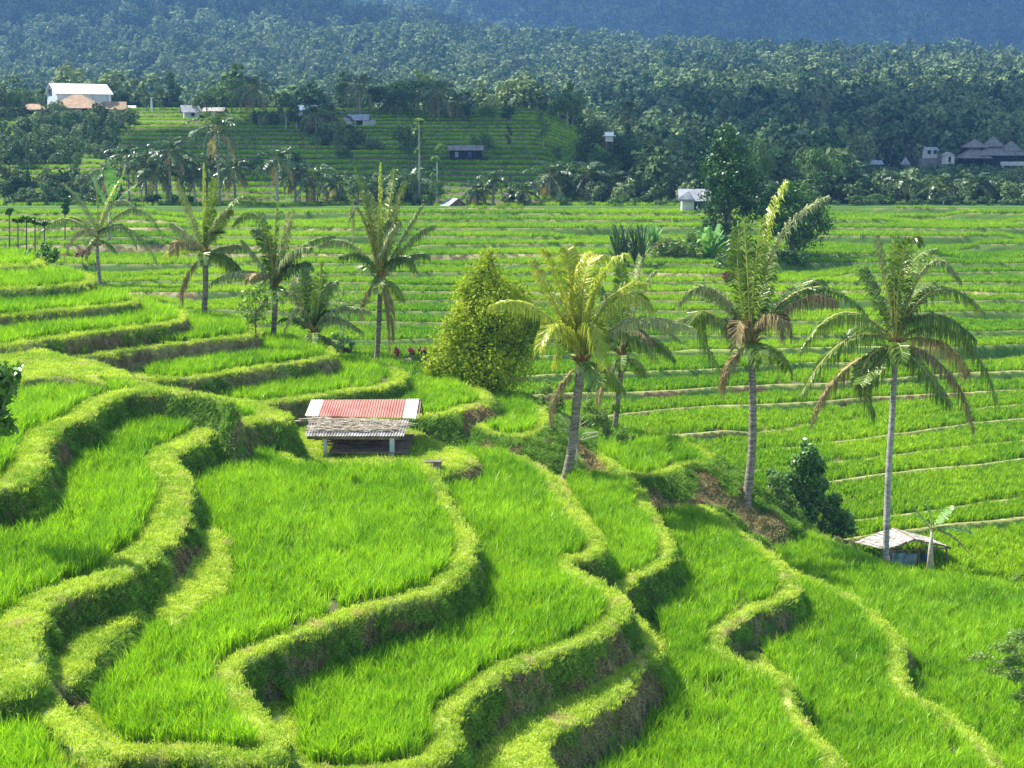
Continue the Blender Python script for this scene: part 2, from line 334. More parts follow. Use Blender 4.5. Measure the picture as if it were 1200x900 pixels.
def ground(X, Y):
    """height and surface masks anywhere: h, d, kind (0 rice,1 grass,2 bank), dry"""
    X = np.asarray(X, float); Y = np.asarray(Y, float); n = len(X)
    t = X / np.maximum(Y, 1e-3)
    h = np.full(n, -17.3); d = np.full(n, 5.0); kind = np.zeros(n, int); dry = np.zeros(n); second = np.full(n, -30.0)
    wall_h = np.zeros(n)
    wob = 0.15 * noise(X, Y, 1.4, 3, 3)
    for k in range(len(VR)):
        dd = (Y - rim_y(k, t)) + wob * 1.2
        sl = 1.6
        mk = sstep(-.62, -.30, noise(t * 9 + k * 7.3, t * 0 + k * 3.1, 1.0, 5, 1)) if k > 1 else 1.0
        zk = ZR[k - 1] + (ZR[k] - ZR[k - 1]) * mk if k > 1 else ZR[k]
        bund = 0.10 * (1 - sstep(.25, .45, dd))
        hk = np.where(dd > 0, zk + bund * mk, zk + .10 * mk + dd * sl)
        m = hk > h
        second = np.where(m, np.maximum(second, h), np.maximum(second, hk))
        h = np.where(m, hk, h); d = np.where(m, dd, d)
        kind = np.where(m, np.where(dd > (.55 if k < 9 else .22), 0, np.where(dd > 0, 1, 2)), kind)
        if k > 8: dry = np.where(m & (dd < 0.1), .8 * (noise(X + (30 if k > 17 else -25), Y, 38, 60 + k, 1) > (.12 + .5 * sstep(.13, .22, t) if k > 15 else .45)), np.where(m, 0, dry))
        elif k <= 8: dry = np.where(m & (dd > 0) & (dd < .55), .45, np.where(m, 0, dry))
    sel = Y > 150
    if sel.any():
        fz, hz = far_h(X[sel], Y[sel]); u = 600 + t[sel] * 1480
        Ys = Y[sel]; stp = 80.0 / HR
        wy = Ys + 1.2 * noise(X[sel], Ys, 18, 31, 2) + 5.0 * noise(X[sel], Ys, 60, 35, 1)
        q = np.clip((wy - 160) / stp, 0, HR); fl = np.floor(q); fr = q - fl
        st = -8.3 + (fl + sstep(.82, 1, fr)) * stp / 80.0 * 13.1 * hill_mask(u)
        onhill = (Ys < 244) & (Ys > 156)
        fz = np.where(onhill, np.maximum(st, fz - 1.5), fz)
        fz = np.where(Ys < 156, -8.2, fz)
        h[sel] = fz; kk = np.where(onhill & (fr < .8), 0, 2); kind[sel] = kk; dry[sel] = 0; d[sel] = 2; second[sel] = -30
    near = np.where(Y < 64)[0]
    if len(near):
        xn = X[near]; yn = Y[near]; hn = h[near]; dn = d[near]; kn = kind[near]; drn = dry[near]; sn = second[near]
        wn = wob[near] + 0.08 * noise(xn, yn, .35, 8, 2)
        for p in PO:
            w = p['w2']; marg = 7.0 / p['slope'] + .5 if p['slope'] > 1 else 6
            lo = w.min(0) - marg; hi = w.max(0) + marg
            s = np.where((xn > lo[0]) & (xn < hi[0]) & (yn > lo[1]) & (yn < hi[1]))[0]
            if not len(s): continue
            dd = signed(w, xn[s], yn[s]) + wn[s]
            bw = p['w']; hb = 0.13 if p['rice'] else 0.0
            ins = p['z'] + hb * (1 - sstep(max(bw - .35, .1), bw, dd)) - .04 * np.clip(1 - dd / .12, 0, 1) ** 2
            if bw > 5: ins = ins + .05 * noise(xn[s], yn[s], 1.1, 21, 2)
            outw = p['z'] + hb - .04 + dd * p['slope'] * (1.35 if p['slope'] >= 2 else 1) * (1 + .25 * noise(xn[s], yn[s], .8, 12, 2))
            hk = np.where(dd > 0, ins, outw)
            m = hk > hn[s]
            sn[s] = np.where(m, np.maximum(sn[s], hn[s]), np.maximum(sn[s], hk))
            hn[s] = np.where(m, hk, hn[s]); dn[s] = np.where(m, dd, dn[s])
            kk = np.where(dd > bw * (1 + .12 * noise(xn[s], yn[s], 1.7, 14, 2)), 0 if p['rice'] else 1, np.where(dd > -.04, 1, 2))
            kn[s] = np.where(m, kk, kn[s])
            drn[s] = np.where(m, np.where(dd < .0, p['dry'], p['dry'] * .35), drn[s])
        h[near] = hn; d[near] = dn; kind[near] = kn; dry[near] = drn; second[near] = sn
    return h, d, kind, dry, second
def gz(x, y): return float(ground(np.array([x]), np.array([y]))[0][0])

# ------------------------------------------------------------------ ground sheets
def fan(y0, y1, ratio, tmax, nt_, name):
    nr = int(math.log(y1 / y0) / math.log(ratio)) + 2
    ys = y0 * ratio ** np.arange(nr)
    ts = np.linspace(-tmax, tmax, nt_)
    TT, YY = np.meshgrid(ts, ys); X = (TT * YY).ravel(); Y = YY.ravel()
    h, d, kind, dry, sec = ground(X, Y)
    V = np.stack([X, Y, h], 1)
    i = np.arange(nr - 1)[:, None] * nt_ + np.arange(nt_ - 1)[None, :]
    Q = np.stack([i, i + 1, i + 1 + nt_, i + nt_], -1).reshape(-1, 4)
    me = mesh_np(name, V, Q, None, [M['terrain']], None, True)
    uu = 600 + X / Y * 1480; far = ((Y > 156) & ~((Y < 244) & (uu < 790))).astype(float)
    soil = np.where(Y > 80, -.2, np.clip(.35 + .5 * noise(X, Y, 3.0, 44, 2), 0, 1))
    for nm, arr in (('bund', (kind == 1) * np.where(Y > 88, .35, 1.0)), ('wall', (kind == 2) * (1 - far)), ('dry', dry), ('far', far), ('soil', soil)):
        a = me.attributes.new(nm, 'FLOAT', 'POINT'); a.data.foreach_set('value', arr.astype(np.float32))
    return link(name, me)
g1 = fan(7.0, 152.5, 1.0026, .62, 470, 'terrain'); tag(g1, 'terraced ground of the valley and the near spur', kind='structure')
g2 = fan(152.0, 2300.0, 1.012, .66, 300, 'hills'); tag(g2, 'wooded hills rising behind the paddies', kind='structure')

# ------------------------------------------------------------------ scatter by instances
def scatter(name, pts, rots, scl, vi, protos, label):
    me = bpy.data.meshes.new(name); n = len(pts)
    me.vertices.add(n); me.vertices.foreach_set('co', np.asarray(pts, np.float32).ravel())
    a = me.attributes.new('rot', 'FLOAT_VECTOR', 'POINT'); a.data.foreach_set('vector', np.asarray(rots, np.float32).ravel())
    a = me.attributes.new('scl', 'FLOAT', 'POINT'); a.data.foreach_set('value', np.asarray(scl, np.float32))
    a = me.attributes.new('vi', 'INT', 'POINT'); a.data.foreach_set('value', np.asarray(vi, np.int32))
    o = link(name, me)
    ng = bpy.data.node_groups.new(name + '_nodes', 'GeometryNodeTree')
    ng.interface.new_socket('Geometry', in_out='INPUT', socket_type='NodeSocketGeometry')
    ng.interface.new_socket('Geometry', in_out='OUTPUT', socket_type='NodeSocketGeometry')
    gi = ng.nodes.new('NodeGroupInput'); go = ng.nodes.new('NodeGroupOutput')
    jn = ng.nodes.new('GeometryNodeJoinGeometry')
    for pr in reversed(protos):
        oi = ng.nodes.new('GeometryNodeObjectInfo'); oi.inputs['Object'].default_value = pr
        gti = ng.nodes.new('GeometryNodeGeometryToInstance')
        ng.links.new(oi.outputs['Geometry'], gti.inputs[0]); ng.links.new(gti.outputs[0], jn.inputs[0])
    iop = ng.nodes.new('GeometryNodeInstanceOnPoints'); iop.inputs['Pick Instance'].default_value = True
    def na(nm, ty):
        k = ng.nodes.new('GeometryNodeInputNamedAttribute'); k.data_type = ty; k.inputs['Name'].default_value = nm
        return k.outputs['Attribute']
    e2r = ng.nodes.new('FunctionNodeEulerToRotation')
    ng.links.new(na('rot', 'FLOAT_VECTOR'), e2r.inputs[0])
    ng.links.new(gi.outputs[0], iop.inputs['Points']); ng.links.new(jn.outputs[0], iop.inputs['Instance'])
    ng.links.new(na('vi', 'INT'), iop.inputs['Instance Index']); ng.links.new(e2r.outputs[0], iop.inputs['Rotation'])
    ng.links.new(na('scl', 'FLOAT'), iop.inputs['Scale']); ng.links.new(iop.outputs[0], go.inputs[0])
    md = o.modifiers.new('scatter', 'NODES'); md.node_group = ng
    tag(o, label, kind='stuff'); return o
def proto(name, me): return bpy.data.objects.new(name, me)

def blades(n, foot, h, w, lean, bend, seed, mat, hvar=.3):
    r = np.random.default_rng(seed)
    V = []; Q = []; T = []
    for i in range(n):
        a = r.uniform(0, 6.283); rr = foot * math.sqrt(r.uniform(0, 1)); bx, by = rr * math.cos(a), rr * math.sin(a)
        la = a + r.normal(0, .8); H = h * r.uniform(1 - hvar, 1 + hvar * .6); le = abs(r.normal(0, lean)); be = bend * r.uniform(.3, 1.3)
        fx, fy = math.cos(la), math.sin(la); wa = r.uniform(0, 3.14); sx, sy = math.cos(wa) * w / 2, math.sin(wa) * w / 2
        mx, my, mz = bx + fx * H * le * .5, by + fy * H * le * .5, H * .58
        tx, ty, tz = bx + fx * H * (le + be), by + fy * H * (le + be), H * (1 - .35 * be)
        b = len(V)
        V += [[bx - sx*.7, by - sy*.7, -.03], [bx + sx*.7, by + sy*.7, -.03], [mx + sx, my + sy, mz], [mx - sx, my - sy, mz], [tx, ty, tz]]
        Q.append([b, b+1, b+2, b+3]); T.append([b+3, b+2, b+4])
    return mesh_np('blades', V, Q, T, [mat])
rice_p = [proto('rice_clump', blades(22, .085, .46, .017, .16, .20, 100 + i, M['rice'])) for i in range(5)]
ricef_p = [proto('valley_rice_clump', blades(30, .26, .40, .045, .15, .2, 200 + i, M['rice_far'])) for i in range(4)]
mown_p = [proto('grass_tuft', blades(38, .13, .032, .010, .8, .5, 300 + i, M['mown'])) for i in range(4)]
bank_p = [proto('bank_tuft', blades(26, .10, .115, .012, .6, .6, 400 + i, M['bank'])) for i in range(4)] + [proto('dead_tuft', blades(16, .09, .10, .02, .9, .6, 440 + i, M['drygrass'])) for i in range(3)]

def fanpts(y0, y1, dens, tmax, jit=True):
    """random points, dens(D) per square metre, inside the fan"""
    out = []
    y = y0
    while y < y1:
        st = max(.5, y * .02); yb = min(y + st, y1)
        n = int(dens(y) * (yb - y) * 2 * tmax * (y + yb) / 2)
        yy = rng.uniform(y, yb, n); xx = rng.uniform(-tmax, tmax, n) * yy
        out.append(np.stack([xx, yy], 1)); y = yb
    return np.concatenate(out)
TM = .56
def euler_n(n, tilt=.12):
    return np.stack([rng.normal(0, tilt, n), rng.normal(0, tilt, n), rng.uniform(0, 6.283, n)], 1)
# rice in the near terraces
A = fanpts(17, 64, lambda y: np.interp(y, [17, 30, 64], [62, 46, 28]), TM)
h, d, kind, dry, sec = ground(A[:, 0], A[:, 1])
nz = noise(A[:, 0], A[:, 1], .5, 77, 2)
k = (kind == 0) & (h - sec > .06) & (h > -15.6) & (A[:, 1] < 62) & (nz > -.62) & (rng.uniform(0, 1, len(h)) < 1 - .5 * sstep(.25, .6, noise(A[:, 0], A[:, 1], 2.6, 171, 2)) * (rng.uniform(0, 1, len(h)) < .8))
pr = np.stack([A[k, 0], A[k, 1], h[k]], 1); n = len(pr)
sc = (1 + .18 * noise(pr[:, 0], pr[:, 1], 2.2, 51, 2)) * rng.uniform(.8, 1.15, n) * np.interp(pr[:, 1], [20, 60], [1.0, 1.05])
scatter('rice_crop', pr, euler_n(n, .10), sc, rng.integers(0, 5, n), rice_p, 'bright green young rice filling the near curved terraces')
print('near rice', n)
# mown grass on bunds, long grass on banks
A = fanpts(17, 60, lambda y: np.interp(y, [17, 28, 60], [190, 130, 45]), TM)
h, d, kind, dry, sec = ground(A[:, 0], A[:, 1])
k = (kind == 1) & (h > -15.6) & (rng.uniform(0, 1, len(h)) > dry * .6)
pm = np.stack([A[k, 0], A[k, 1], h[k]], 1); n = len(pm)
scatter('mown_grass', pm, euler_n(n, .25), rng.uniform(.6, 1.5, n) * np.interp(pm[:, 1], [20, 55], [1, 1.5]), rng.integers(0, 4, n), mown_p, 'short yellow green grass on the terrace rims')
print('mown', n)
e = .06
A = fanpts(17, 60, lambda y: np.interp(y, [17, 28, 60], [420, 260, 90]), TM)
h, d, kind, dry, sec = ground(A[:, 0], A[:, 1])
cov = noise(A[:, 0], A[:, 1], 1.6, 91, 3)
k = (kind == 2) & (h > -15.6)
bare = (cov < -.34 + dry * .95 + np.clip(-d, 0, .38) * .72)[k]
A = A[k]; h = h[k]
hx = ground(A[:, 0] + e, A[:, 1])[0]; hy = ground(A[:, 0], A[:, 1] + e)[0]
gx = -(hx - h) / e; gy = -(hy - h) / e
ln = np.sqrt(gx**2 + gy**2 + 1e-9); tilt = np.clip(np.arctan(ln) * .72, 0, 1.15)
az = np.arctan2(gy, gx)
# Euler XYZ: tilt about Y then turn about Z
rots = np.stack([rng.normal(0, .2, len(A)), tilt, az], 1)
n = len(A)
scatter('bank_grass', np.stack([A[:, 0], A[:, 1], h], 1), rots, rng.uniform(.6, 1.3, n) * np.interp(A[:, 1], [20, 55], [1, 1.4]) * np.where(bare, .62, 1), np.where(bare, rng.integers(4, 7, n), rng.integers(0, 4, n)), bank_p, 'darker longer grass hanging on the terrace banks')
print('bank', n)
# valley rice
A = fanpts(41, 152, lambda y: np.interp(y, [50, 80, 152], [15, 9.5, 5.5]), TM)
h, d, kind, dry, sec = ground(A[:, 0], A[:, 1])
near_spur = (A[:, 1] < 62) & (h > -16.4)
u_ = 600 + A[:, 0] / A[:, 1] * 1480
k = (kind == 0) & ~near_spur
pv = np.stack([A[k, 0], A[k, 1], h[k]], 1); n = len(pv)
scv = np.interp(pv[:, 1], [50, 90, 152], [.95, 1.0, 1.15]) * rng.uniform(.75, 1.15, n)
scv = scv * np.where(pv[:, 1] > 85, .92, 1.05)
scatter('valley_rice', pv, euler_n(n, .08), scv, rng.integers(0, 4, n), ricef_p, 'green rice on the long straight valley terraces')
print('valley', n)
# hill rice/grass
A = fanpts(157, 246, lambda y: 2.6, TM)
u_ = 600 + A[:, 0] / A[:, 1] * 1480
h, d, kind, dry, sec = ground(A[:, 0], A[:, 1])
k = (kind == 0) & (u_ < 800)
ph = np.stack([A[k, 0], A[k, 1], h[k]], 1); n = len(ph)
scatter('hill_rice', ph, euler_n(n, .08), rng.uniform(.8, 1.3, n), rng.integers(0, 4, n), ricef_p, 'green rice on the terraced hillside behind the palms')
print('hill', n)
HAZE = 0.00030; EXPO = 1.38; DENOISE = True
# ------------------------------------------------------------------ placing helpers
_Y = 16 * 1.0012 ** np.arange(2350)
def hit(u, v, ymin=16, dz=0.0):
    """where the line of sight through a spot of the photograph meets the ground"""
    Y = _Y[_Y > ymin]
    a, y, z = dirpx(u, v)
    t = Y / y
    g = ground(a * t, Y)[0] + dz
    k = np.where(z * t <= g)[0]
    i = k[0] if len(k) else len(Y) - 1
    return Vector((a * t[i], Y[i], g[i]))
def hillhit(u, v, ymin=150, yc=241):
    p = hit(u, v, ymin)
    return p if p.y < 246 else ground_at(u, yc)
def ground_at(u, Y):
    z = -12.0
    for _ in range(3):
        x = (u - 600) / F * (Y * CT - z * ST); z = gz(x, Y)
    return Vector((x, Y, z))

M['trunk'] = solid_mat('palm_trunk', (0.09, 0.07, 0.045), (0.36, 0.32, 0.26), 3.0, .9, .8, 14, (1, 1, 5), 'obj')
M['trunk_pale'] = solid_mat('pale_palm_trunk', (0.18, 0.17, 0.15), (0.50, 0.48, 0.43), 3.0, .9, .7, 14, (1, 1, 5), 'obj')
M['fibre'] = solid_mat('palm_fibre', (0.14, 0.07, 0.03), (0.32, 0.17, 0.07), 6.0, .95)
M['bark'] = solid_mat('tree_bark', (0.09, 0.07, 0.05), (0.22, 0.19, 0.15), 4.0, .95, .5, 15)
M['bark_pale'] = solid_mat('pale_bark', (0.30, 0.28, 0.22), (0.50, 0.47, 0.40), 4.0, .9, .3, 15)
M['rachis'] = solid_mat('frond_stalk', (0.32, 0.30, 0.06), (0.45, 0.38, 0.10), 2.0, .6)
M['nut'] = solid_mat('coconut_husk', (0.22, 0.15, 0.04), (0.34, 0.30, 0.08), 4.0, .6)
M['frond'] = leaf_mat('palm_leaflet', (0.07, 0.15, 0.015), (0.22, 0.32, 0.04), .3, .35, .5, 1.2, .5, extra=((0.28, 0.24, 0.08), .30, 1.3))
M['frond_young'] = leaf_mat('young_palm_leaflet', (0.26, 0.38, 0.02), (0.60, 0.60, 0.08), .4, .35, .5, 1.2, .4)
M['frond_silver'] = leaf_mat('silvery_palm_leaflet', (0.14, 0.20, 0.05), (0.40, 0.44, 0.20), .3, .5, .35, 1.6, .5, extra=((0.42, 0.36, 0.20), .35, 1.9))
M['frond_dry'] = leaf_mat('dry_palm_leaflet', (0.22, 0.17, 0.07), (0.46, 0.39, 0.20), .25, .7, .2, 1.5, .5)
M['frond_far'] = leaf_mat('far_palm_leaflet', (0.035, 0.085, 0.02), (0.12, 0.20, 0.05), .25, .35, .5, .25, .6, extra=((0.25, 0.22, 0.10), .30, .5))
M['yel_leaf'] = leaf_mat('yellow_green_foliage', (0.12, 0.25, 0.012), (0.50, 0.56, 0.025), .4, .6, .15, .8, .3, isl=.25)
M['dk_leaf'] = leaf_mat('dark_foliage', (0.022, 0.075, 0.010), (0.08, 0.20, 0.02), .25, .4, .4, .8, .4)
M['gl_leaf'] = leaf_mat('glossy_foliage', (0.05, 0.13, 0.02), (0.17, 0.33, 0.06), .25, .38, .35, 1.3, .4)
M['lt_leaf'] = leaf_mat('light_foliage', (0.10, 0.20, 0.03), (0.26, 0.38, 0.08), .4, .4, .4, 1.3, .4)
M['red_leaf'] = leaf_mat('burgundy_leaf', (0.10, 0.012, 0.018), (0.26, 0.05, 0.05), .3, .35, .5, 2.0, .4)
M['mid_leaf'] = leaf_mat('hillside_foliage', (0.028, 0.08, 0.018), (0.12, 0.22, 0.04), .22, .5, .3, .10, .9, extra=((0.11, 0.09, 0.04), .20, .12))
M['forest'] = leaf_mat('forest_foliage', (0.045, 0.10, 0.03), (0.22, 0.29, 0.12), .15, .8, .03, .010, 1.3, extra=((0.32, 0.33, 0.19), .30, .03), isl=.35)
M['banana'] = leaf_mat('banana_leaf', (0.10, 0.28, 0.05), (0.28, 0.50, 0.12), .35, .3, .5, 2.0, .3, extra=((0.28, 0.20, 0.08), .22, 3.0))
M['white'] = solid_mat('white_sheet_metal', (0.74, 0.75, 0.73), (0.82, 0.82, 0.80), .8, .5)
M['greyblue'] = solid_mat('pale_grey_wall_sheet', (0.42, 0.50, 0.52), (0.52, 0.58, 0.58), .6, .6)
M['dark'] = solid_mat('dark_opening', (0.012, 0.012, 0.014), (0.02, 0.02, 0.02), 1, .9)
M['red_roof'] = solid_mat('faded_red_sheet', (0.33, 0.10, 0.07), (0.46, 0.20, 0.15), 1.6, .6)
M['tin'] = solid_mat('weathered_tin', (0.16, 0.13, 0.10), (0.46, 0.44, 0.40), 2.5, .55)
M['tin_grey'] = solid_mat('grey_shingle_roof', (0.17, 0.18, 0.19), (0.32, 0.33, 0.34), 1.2, .7)
M['tile'] = solid_mat('terracotta_tiles', (0.26, 0.16, 0.09), (0.40, 0.28, 0.17), 1.5, .85, .4, 8)
M['thatch'] = solid_mat('grey_thatch', (0.12, 0.11, 0.09), (0.26, 0.24, 0.21), 1.5, .95, .5, 9)
M['wood'] = solid_mat('weathered_wood', (0.12, 0.085, 0.05), (0.26, 0.19, 0.12), 5, .85, .3, 20)
M['post'] = solid_mat('grey_post', (0.32, 0.36, 0.38), (0.46, 0.50, 0.50), 5, .8)
M['stick'] = solid_mat('dry_sticks', (0.32, 0.25, 0.16), (0.60, 0.53, 0.42), 5, .9)
M['plaster'] = solid_mat('pale_plaster', (0.42, 0.41, 0.38), (0.60, 0.58, 0.54), 1.0, .85)
M['tarp'] = solid_mat('blue_grey_tarp', (0.10, 0.16, 0.20), (0.25, 0.33, 0.38), 3.0, .6)
M['tarp_blue'] = solid_mat('dark_blue_tarp', (0.015, 0.045, 0.14), (0.04, 0.10, 0.22), 5.0, .6)

# ------------------------------------------------------------------ palms
def frond_mesh(p0, c, p2, L, droop, leaf, n=34, w=.05, seed=0, bare=.12, far=False, tw=0.0):
    r = random.Random(seed); mb = MB()
    p0, c, p2 = Vector(p0), Vector(c), Vector(p2)
    def B(s): return p0 * (1 - s) ** 2 + c * 2 * s * (1 - s) + p2 * s * s
    def D(s): return ((c - p0) * (1 - s) + (p2 - c) * s).normalized()
    Ltot = (c - p0).length * .5 + (p2 - c).length * .5 + (p2 - p0).length * .25
    rr = max(.008, Ltot * .009)
    ns = 6 if far else 10
    mb.tube([B(i / ns) for i in range(ns + 1)], [rr * (1.6 - 1.4 * (i / ns)) for i in range(ns + 1)], 4, 0, False)
    V = []; Q = []; T = []
    for side in (-1, 1):
        for i in range(n):
            s = bare + (1 - bare) * (i + r.uniform(-.3, .3) + .5) / n
            s = min(max(s, bare), .995)
            if r.random() < .05: continue
            P = B(s); t = D(s); up = Vector((0, 0, 1))
            S = t.cross(up)
            if S.length < .15: S = Vector((1, .2, 0)).cross(t) * -1
            S.normalize(); Nn = S.cross(t).normalized()
            l = L * (math.sin(math.pi * (.16 + .76 * (s - bare) / (1 - bare))) ** .55) * r.uniform(.85, 1.1)
            d = (S * side * .95 + t * (.35 + .55 * s) + Nn * r.uniform(.05, .30) + Vector((r.uniform(-.2, .2), r.uniform(-.2, .2), r.uniform(-.22, .14)))).normalized()
            dr = droop * r.uniform(.75, 1.2)
            mid = P + d * l * .45 - up * l * .12 * dr
            tip = P + d * l * (.92 - .45 * min(dr, 1)) - up * l * .75 * dr + Vector((tw * l, 0, 0))
            wd = (t * .8 + Nn * r.uniform(-.5, .5)).normalized() * w * r.uniform(.8, 1.2) * .5
            b = len(V)
            V += [P - wd * .5, P + wd * .5, mid + wd, mid - wd, tip]
            Q.append([b, b+1, b+2, b+3]); T.append([b+3, b+2, b+4])
    mb.add([list(v) for v in V], Q, T, 1)
    return mb.data('frond', [M['rachis'], M[leaf]])
def trunk_mesh(pts, r0, r1, n=10, rings=40, bulge=1.5):
    pts = [Vector(p) for p in pts]
    def B(s):
        x = s * (len(pts) - 1); i = min(int(x), len(pts) - 2); f = x - i
        p = [pts[max(i-1, 0)], pts[i], pts[i+1], pts[min(i+2, len(pts)-1)]]
        return 0.5 * ((2*p[1]) + (p[2]-p[0])*f + (2*p[0]-5*p[1]+4*p[2]-p[3])*f*f + (3*p[1]-p[0]-3*p[2]+p[3])*f**3)
    P = []; Rr = []
    for i in range(rings * 2 + 1):
        s = i / (rings * 2); P.append(B(s))
        base = r0 + (r1 - r0) * s + r0 * (bulge - 1) * max(0, 1 - s * 12) ** 2
        Rr.append(base * (1.06 if i % 2 else .95))
    mb = MB(); mb.tube(P, Rr, n, 0, True); return mb
def auto_fronds(n, L, seed, up=78, low=-35):
    r = random.Random(seed); out = []
    for i in range(n):
        az = i * 2.39996 + r.uniform(-.25, .25); f = i / (n - 1)
        el = R(up + (low - up) * f ** .9) + r.uniform(-.12, .12)
        l = L * r.uniform(.82, 1.08) * (.8 if f < .15 else 1)
        h = Vector((math.cos(az), math.sin(az), 0)); d = h * math.cos(el) + Vector((0, 0, math.sin(el)))
        c = d * l * .55
        p2 = h * l * (.38 + .5 * math.cos(el)) * (1 if el > -.3 else .6) + Vector((0, 0, l * (.78 * math.sin(el) - .22 - .18 * math.cos(el))))
        out.append((c, p2, .15 + .85 * f, f))
    return out
def px_fronds(crown, Y, lst, seed):
    r = random.Random(seed); out = []
    for k, it in enumerate(lst):
        mu, mv, tu, tv = it[:4]; kind = it[4] if len(it) > 4 else 'g'; dy = it[5] if len(it) > 5 else r.uniform(-1.0, 1.0)
        m = at(mu, mv, Y + dy * .5) - crown; p2 = at(tu, tv, Y + dy) - crown
        c = m * 2 - p2 * .5
        out.append((c, p2, None, kind))
    return out
KIND = {'g': ('frond', .75), 'u': ('frond', .45), 'y': ('frond_young', .55), 'Y': ('frond_young', .8), 's': ('frond_silver', .8), 'S': ('frond_silver', .65), 'd': ('frond_dry', .9), 'b': ('frond_dry', 1.1), 'o': ('frond', 1.1)}
def big_palm(label, base, crown_px, fr, L=.55, r0=.15, r1=.10, trunk='trunk', nuts=0, mids=None, seed=1, group='coconut palms on the spur', extra_auto=5, nleaf=105, rot=0):
    Y = base.y; crown = at(crown_px[0], crown_px[1], Y)
    root = empty('coconut_palm', base); tag(root, label, 'palm tree', group)
    loc = crown - base
    pts = [Vector((0, 0, -.15))] + [at(u, v, Y) - base for u, v in (mids or [])] + [loc]
    trunk_mesh(pts, r0, r1).build('trunk', M[trunk], root, True)
    fb = MB(); r = random.Random(seed)
    for i in range(26):
        a = r.uniform(0, 6.28); el = r.uniform(.2, 1.3); l = r.uniform(.2, .5)
        d = Vector((math.cos(a) * math.cos(el), math.sin(a) * math.cos(el), math.sin(el)))
        fb.tube([loc + Vector((0, 0, -.25)), loc + d * l * .6, loc + d * l], [.05, .035, .01], 4)
    fb.build('crown_fibre', M['fibre'], root)
    S = Y / F
    for k, (c, p2, dr, kind) in enumerate(px_fronds(crown, Y, fr, seed)):
        leaf, droop = KIND[kind]
        me = frond_mesh((0, 0, 0), c, p2, L, droop, leaf, nleaf, .058, seed * 100 + k, .12)
        link('frond', me, root, loc)
    for k, (c, p2, dr, f) in enumerate(auto_fronds(extra_auto, 2.3, seed * 7) if extra_auto else []):
        me = frond_mesh((0, 0, 0), c, p2, L * .9, dr, 'frond' if f < .8 else 'frond_dry', nleaf, .05, seed * 50 + k, .14)
        link('frond', me, root, loc)
    for k in range(nuts):
        a = r.uniform(0, 6.28); q = MB()
        c = loc + Vector((math.cos(a) * .24, math.sin(a) * .24 - .05, -.18 - r.uniform(0, .35)))
        q.tube([c + Vector((0, 0, .13)), c + Vector((0, 0, .09)), c, c - Vector((0, 0, .09)), c - Vector((0, 0, .12))], [.02, .09, .12, .08, .02], 8)
        q.build('coconut', M['nut'], root, True)
    return root

P9 = [(1048,335,1048,276,'u',0),(1038,330,1027,277,'S',.5),(1062,322,1093,292,'u',.7),(1086,312,1124,328,'S',-.5),(1096,340,1152,366,'g',.4),(1090,368,1142,396,'o',-1),(1118,388,1168,472,'o',.3),(1108,432,1140,502,'b',-.4),(990,366,937,412,'o',.3),(992,398,939,462,'o',-.7),(985,437,953,492,'b',.4),(1012,430,1024,484,'o',-1.2),(1070,345,1112,338,'u',1.4),(1100,400,1134,440,'b',1.2),(1028,350,1012,315,'u',1.2),(1024,432,1008,450,'o',-1.8),(1058,300,1076,284,'u',-.8),(1078,428,1112,470,'o',-1.6)]
P8 = [(876,320,872,258,'u',.3),(884,325,893,256,'u',-.4),(893,292,921,214,'y',.4),(908,290,967,231,'S',.2),(866,330,866,268,'u',.8),(838,340,798,352,'s',.5),(832,372,782,382,'s',-.3),(818,365,841,428,'o',-1),(945,338,1013,366,'g',.3),(935,352,978,352,'d',-.8),(905,368,922,392,'d',-1.2),(868,376,862,408,'d',-1),(930,340,962,330,'g',1.5),(850,352,826,340,'S',1.0),(890,350,905,300,'u',1.2)]
P6 = [(630,362,576,358,'Y',-.3),(668,345,690,296,'y',.3),(655,335,639,295,'y',-.3),(648,352,625,306,'y',.6),(700,335,731,298,'y',-.5),(712,352,756,332,'y',.5),(726,350,762,360,'Y',-.9),(738,376,812,384,'s',.2),(655,380,632,410,'Y',-1.3),(694,380,708,432,'Y',-1.2),(684,330,705,300,'y',1.2),(672,370,650,430,'Y',.9),(668,330,666,292,'y',.6),(720,388,768,420,'g',1.3)]
P7 = [(738,360,752,300,'S',.4),(756,378,795,398,'s',.2),(716,372,700,330,'u',.8),(748,352,768,318,'S',-.4),(758,396,790,420,'o',-.6),(706,400,688,425,'g',.3),(728,360,728,310,'u',-.6),(742,388,764,404,'d',-1)]
P4 = [(430,248,417,198,'u',.2),(444,245,445,192,'y',-.3),(455,250,463,198,'u',.5),(462,255,474,214,'s',-.4),(420,245,413,285,'S',-.3),(472,278,495,240,'s',.2),(478,285,508,264,'s',-.6),(462,262,444,300,'s',-1),(412,286,376,286,'s',.3),(468,300,486,318,'g',1.0),(425,300,402,300,'g',-1),(438,260,430,225,'S',1),(478,300,500,300,'g',1.2)]
P4 += [(455,352,460,392,'b',-.2),(452,360,455,410,'b',.1)]
P1 = [(72,256,37,290,'o',-.2),(92,272,75,305,'d',-.7),(104,250,74,214,'s',.6),(114,240,112,203,'u',.2),(136,236,164,250,'s',-.4),(158,244,192,282,'o',.3),(150,268,185,310,'o',-.9),(125,240,140,212,'y',.9),(90,255,68,268,'g',1.2),(140,262,160,292,'g',1.3)]
P2 = [(222,250,209,216,'S',.2),(238,248,238,192,'y',.4),(247,250,252,210,'u',-.3),(264,250,285,230,'u',.4),(220,276,202,262,'s',.2),(212,282,204,296,'d',-.7),(266,288,287,288,'s',.5),(262,300,284,322,'o',-.5),(218,288,196,298,'y',.8),(256,262,268,246,'S',-1)]
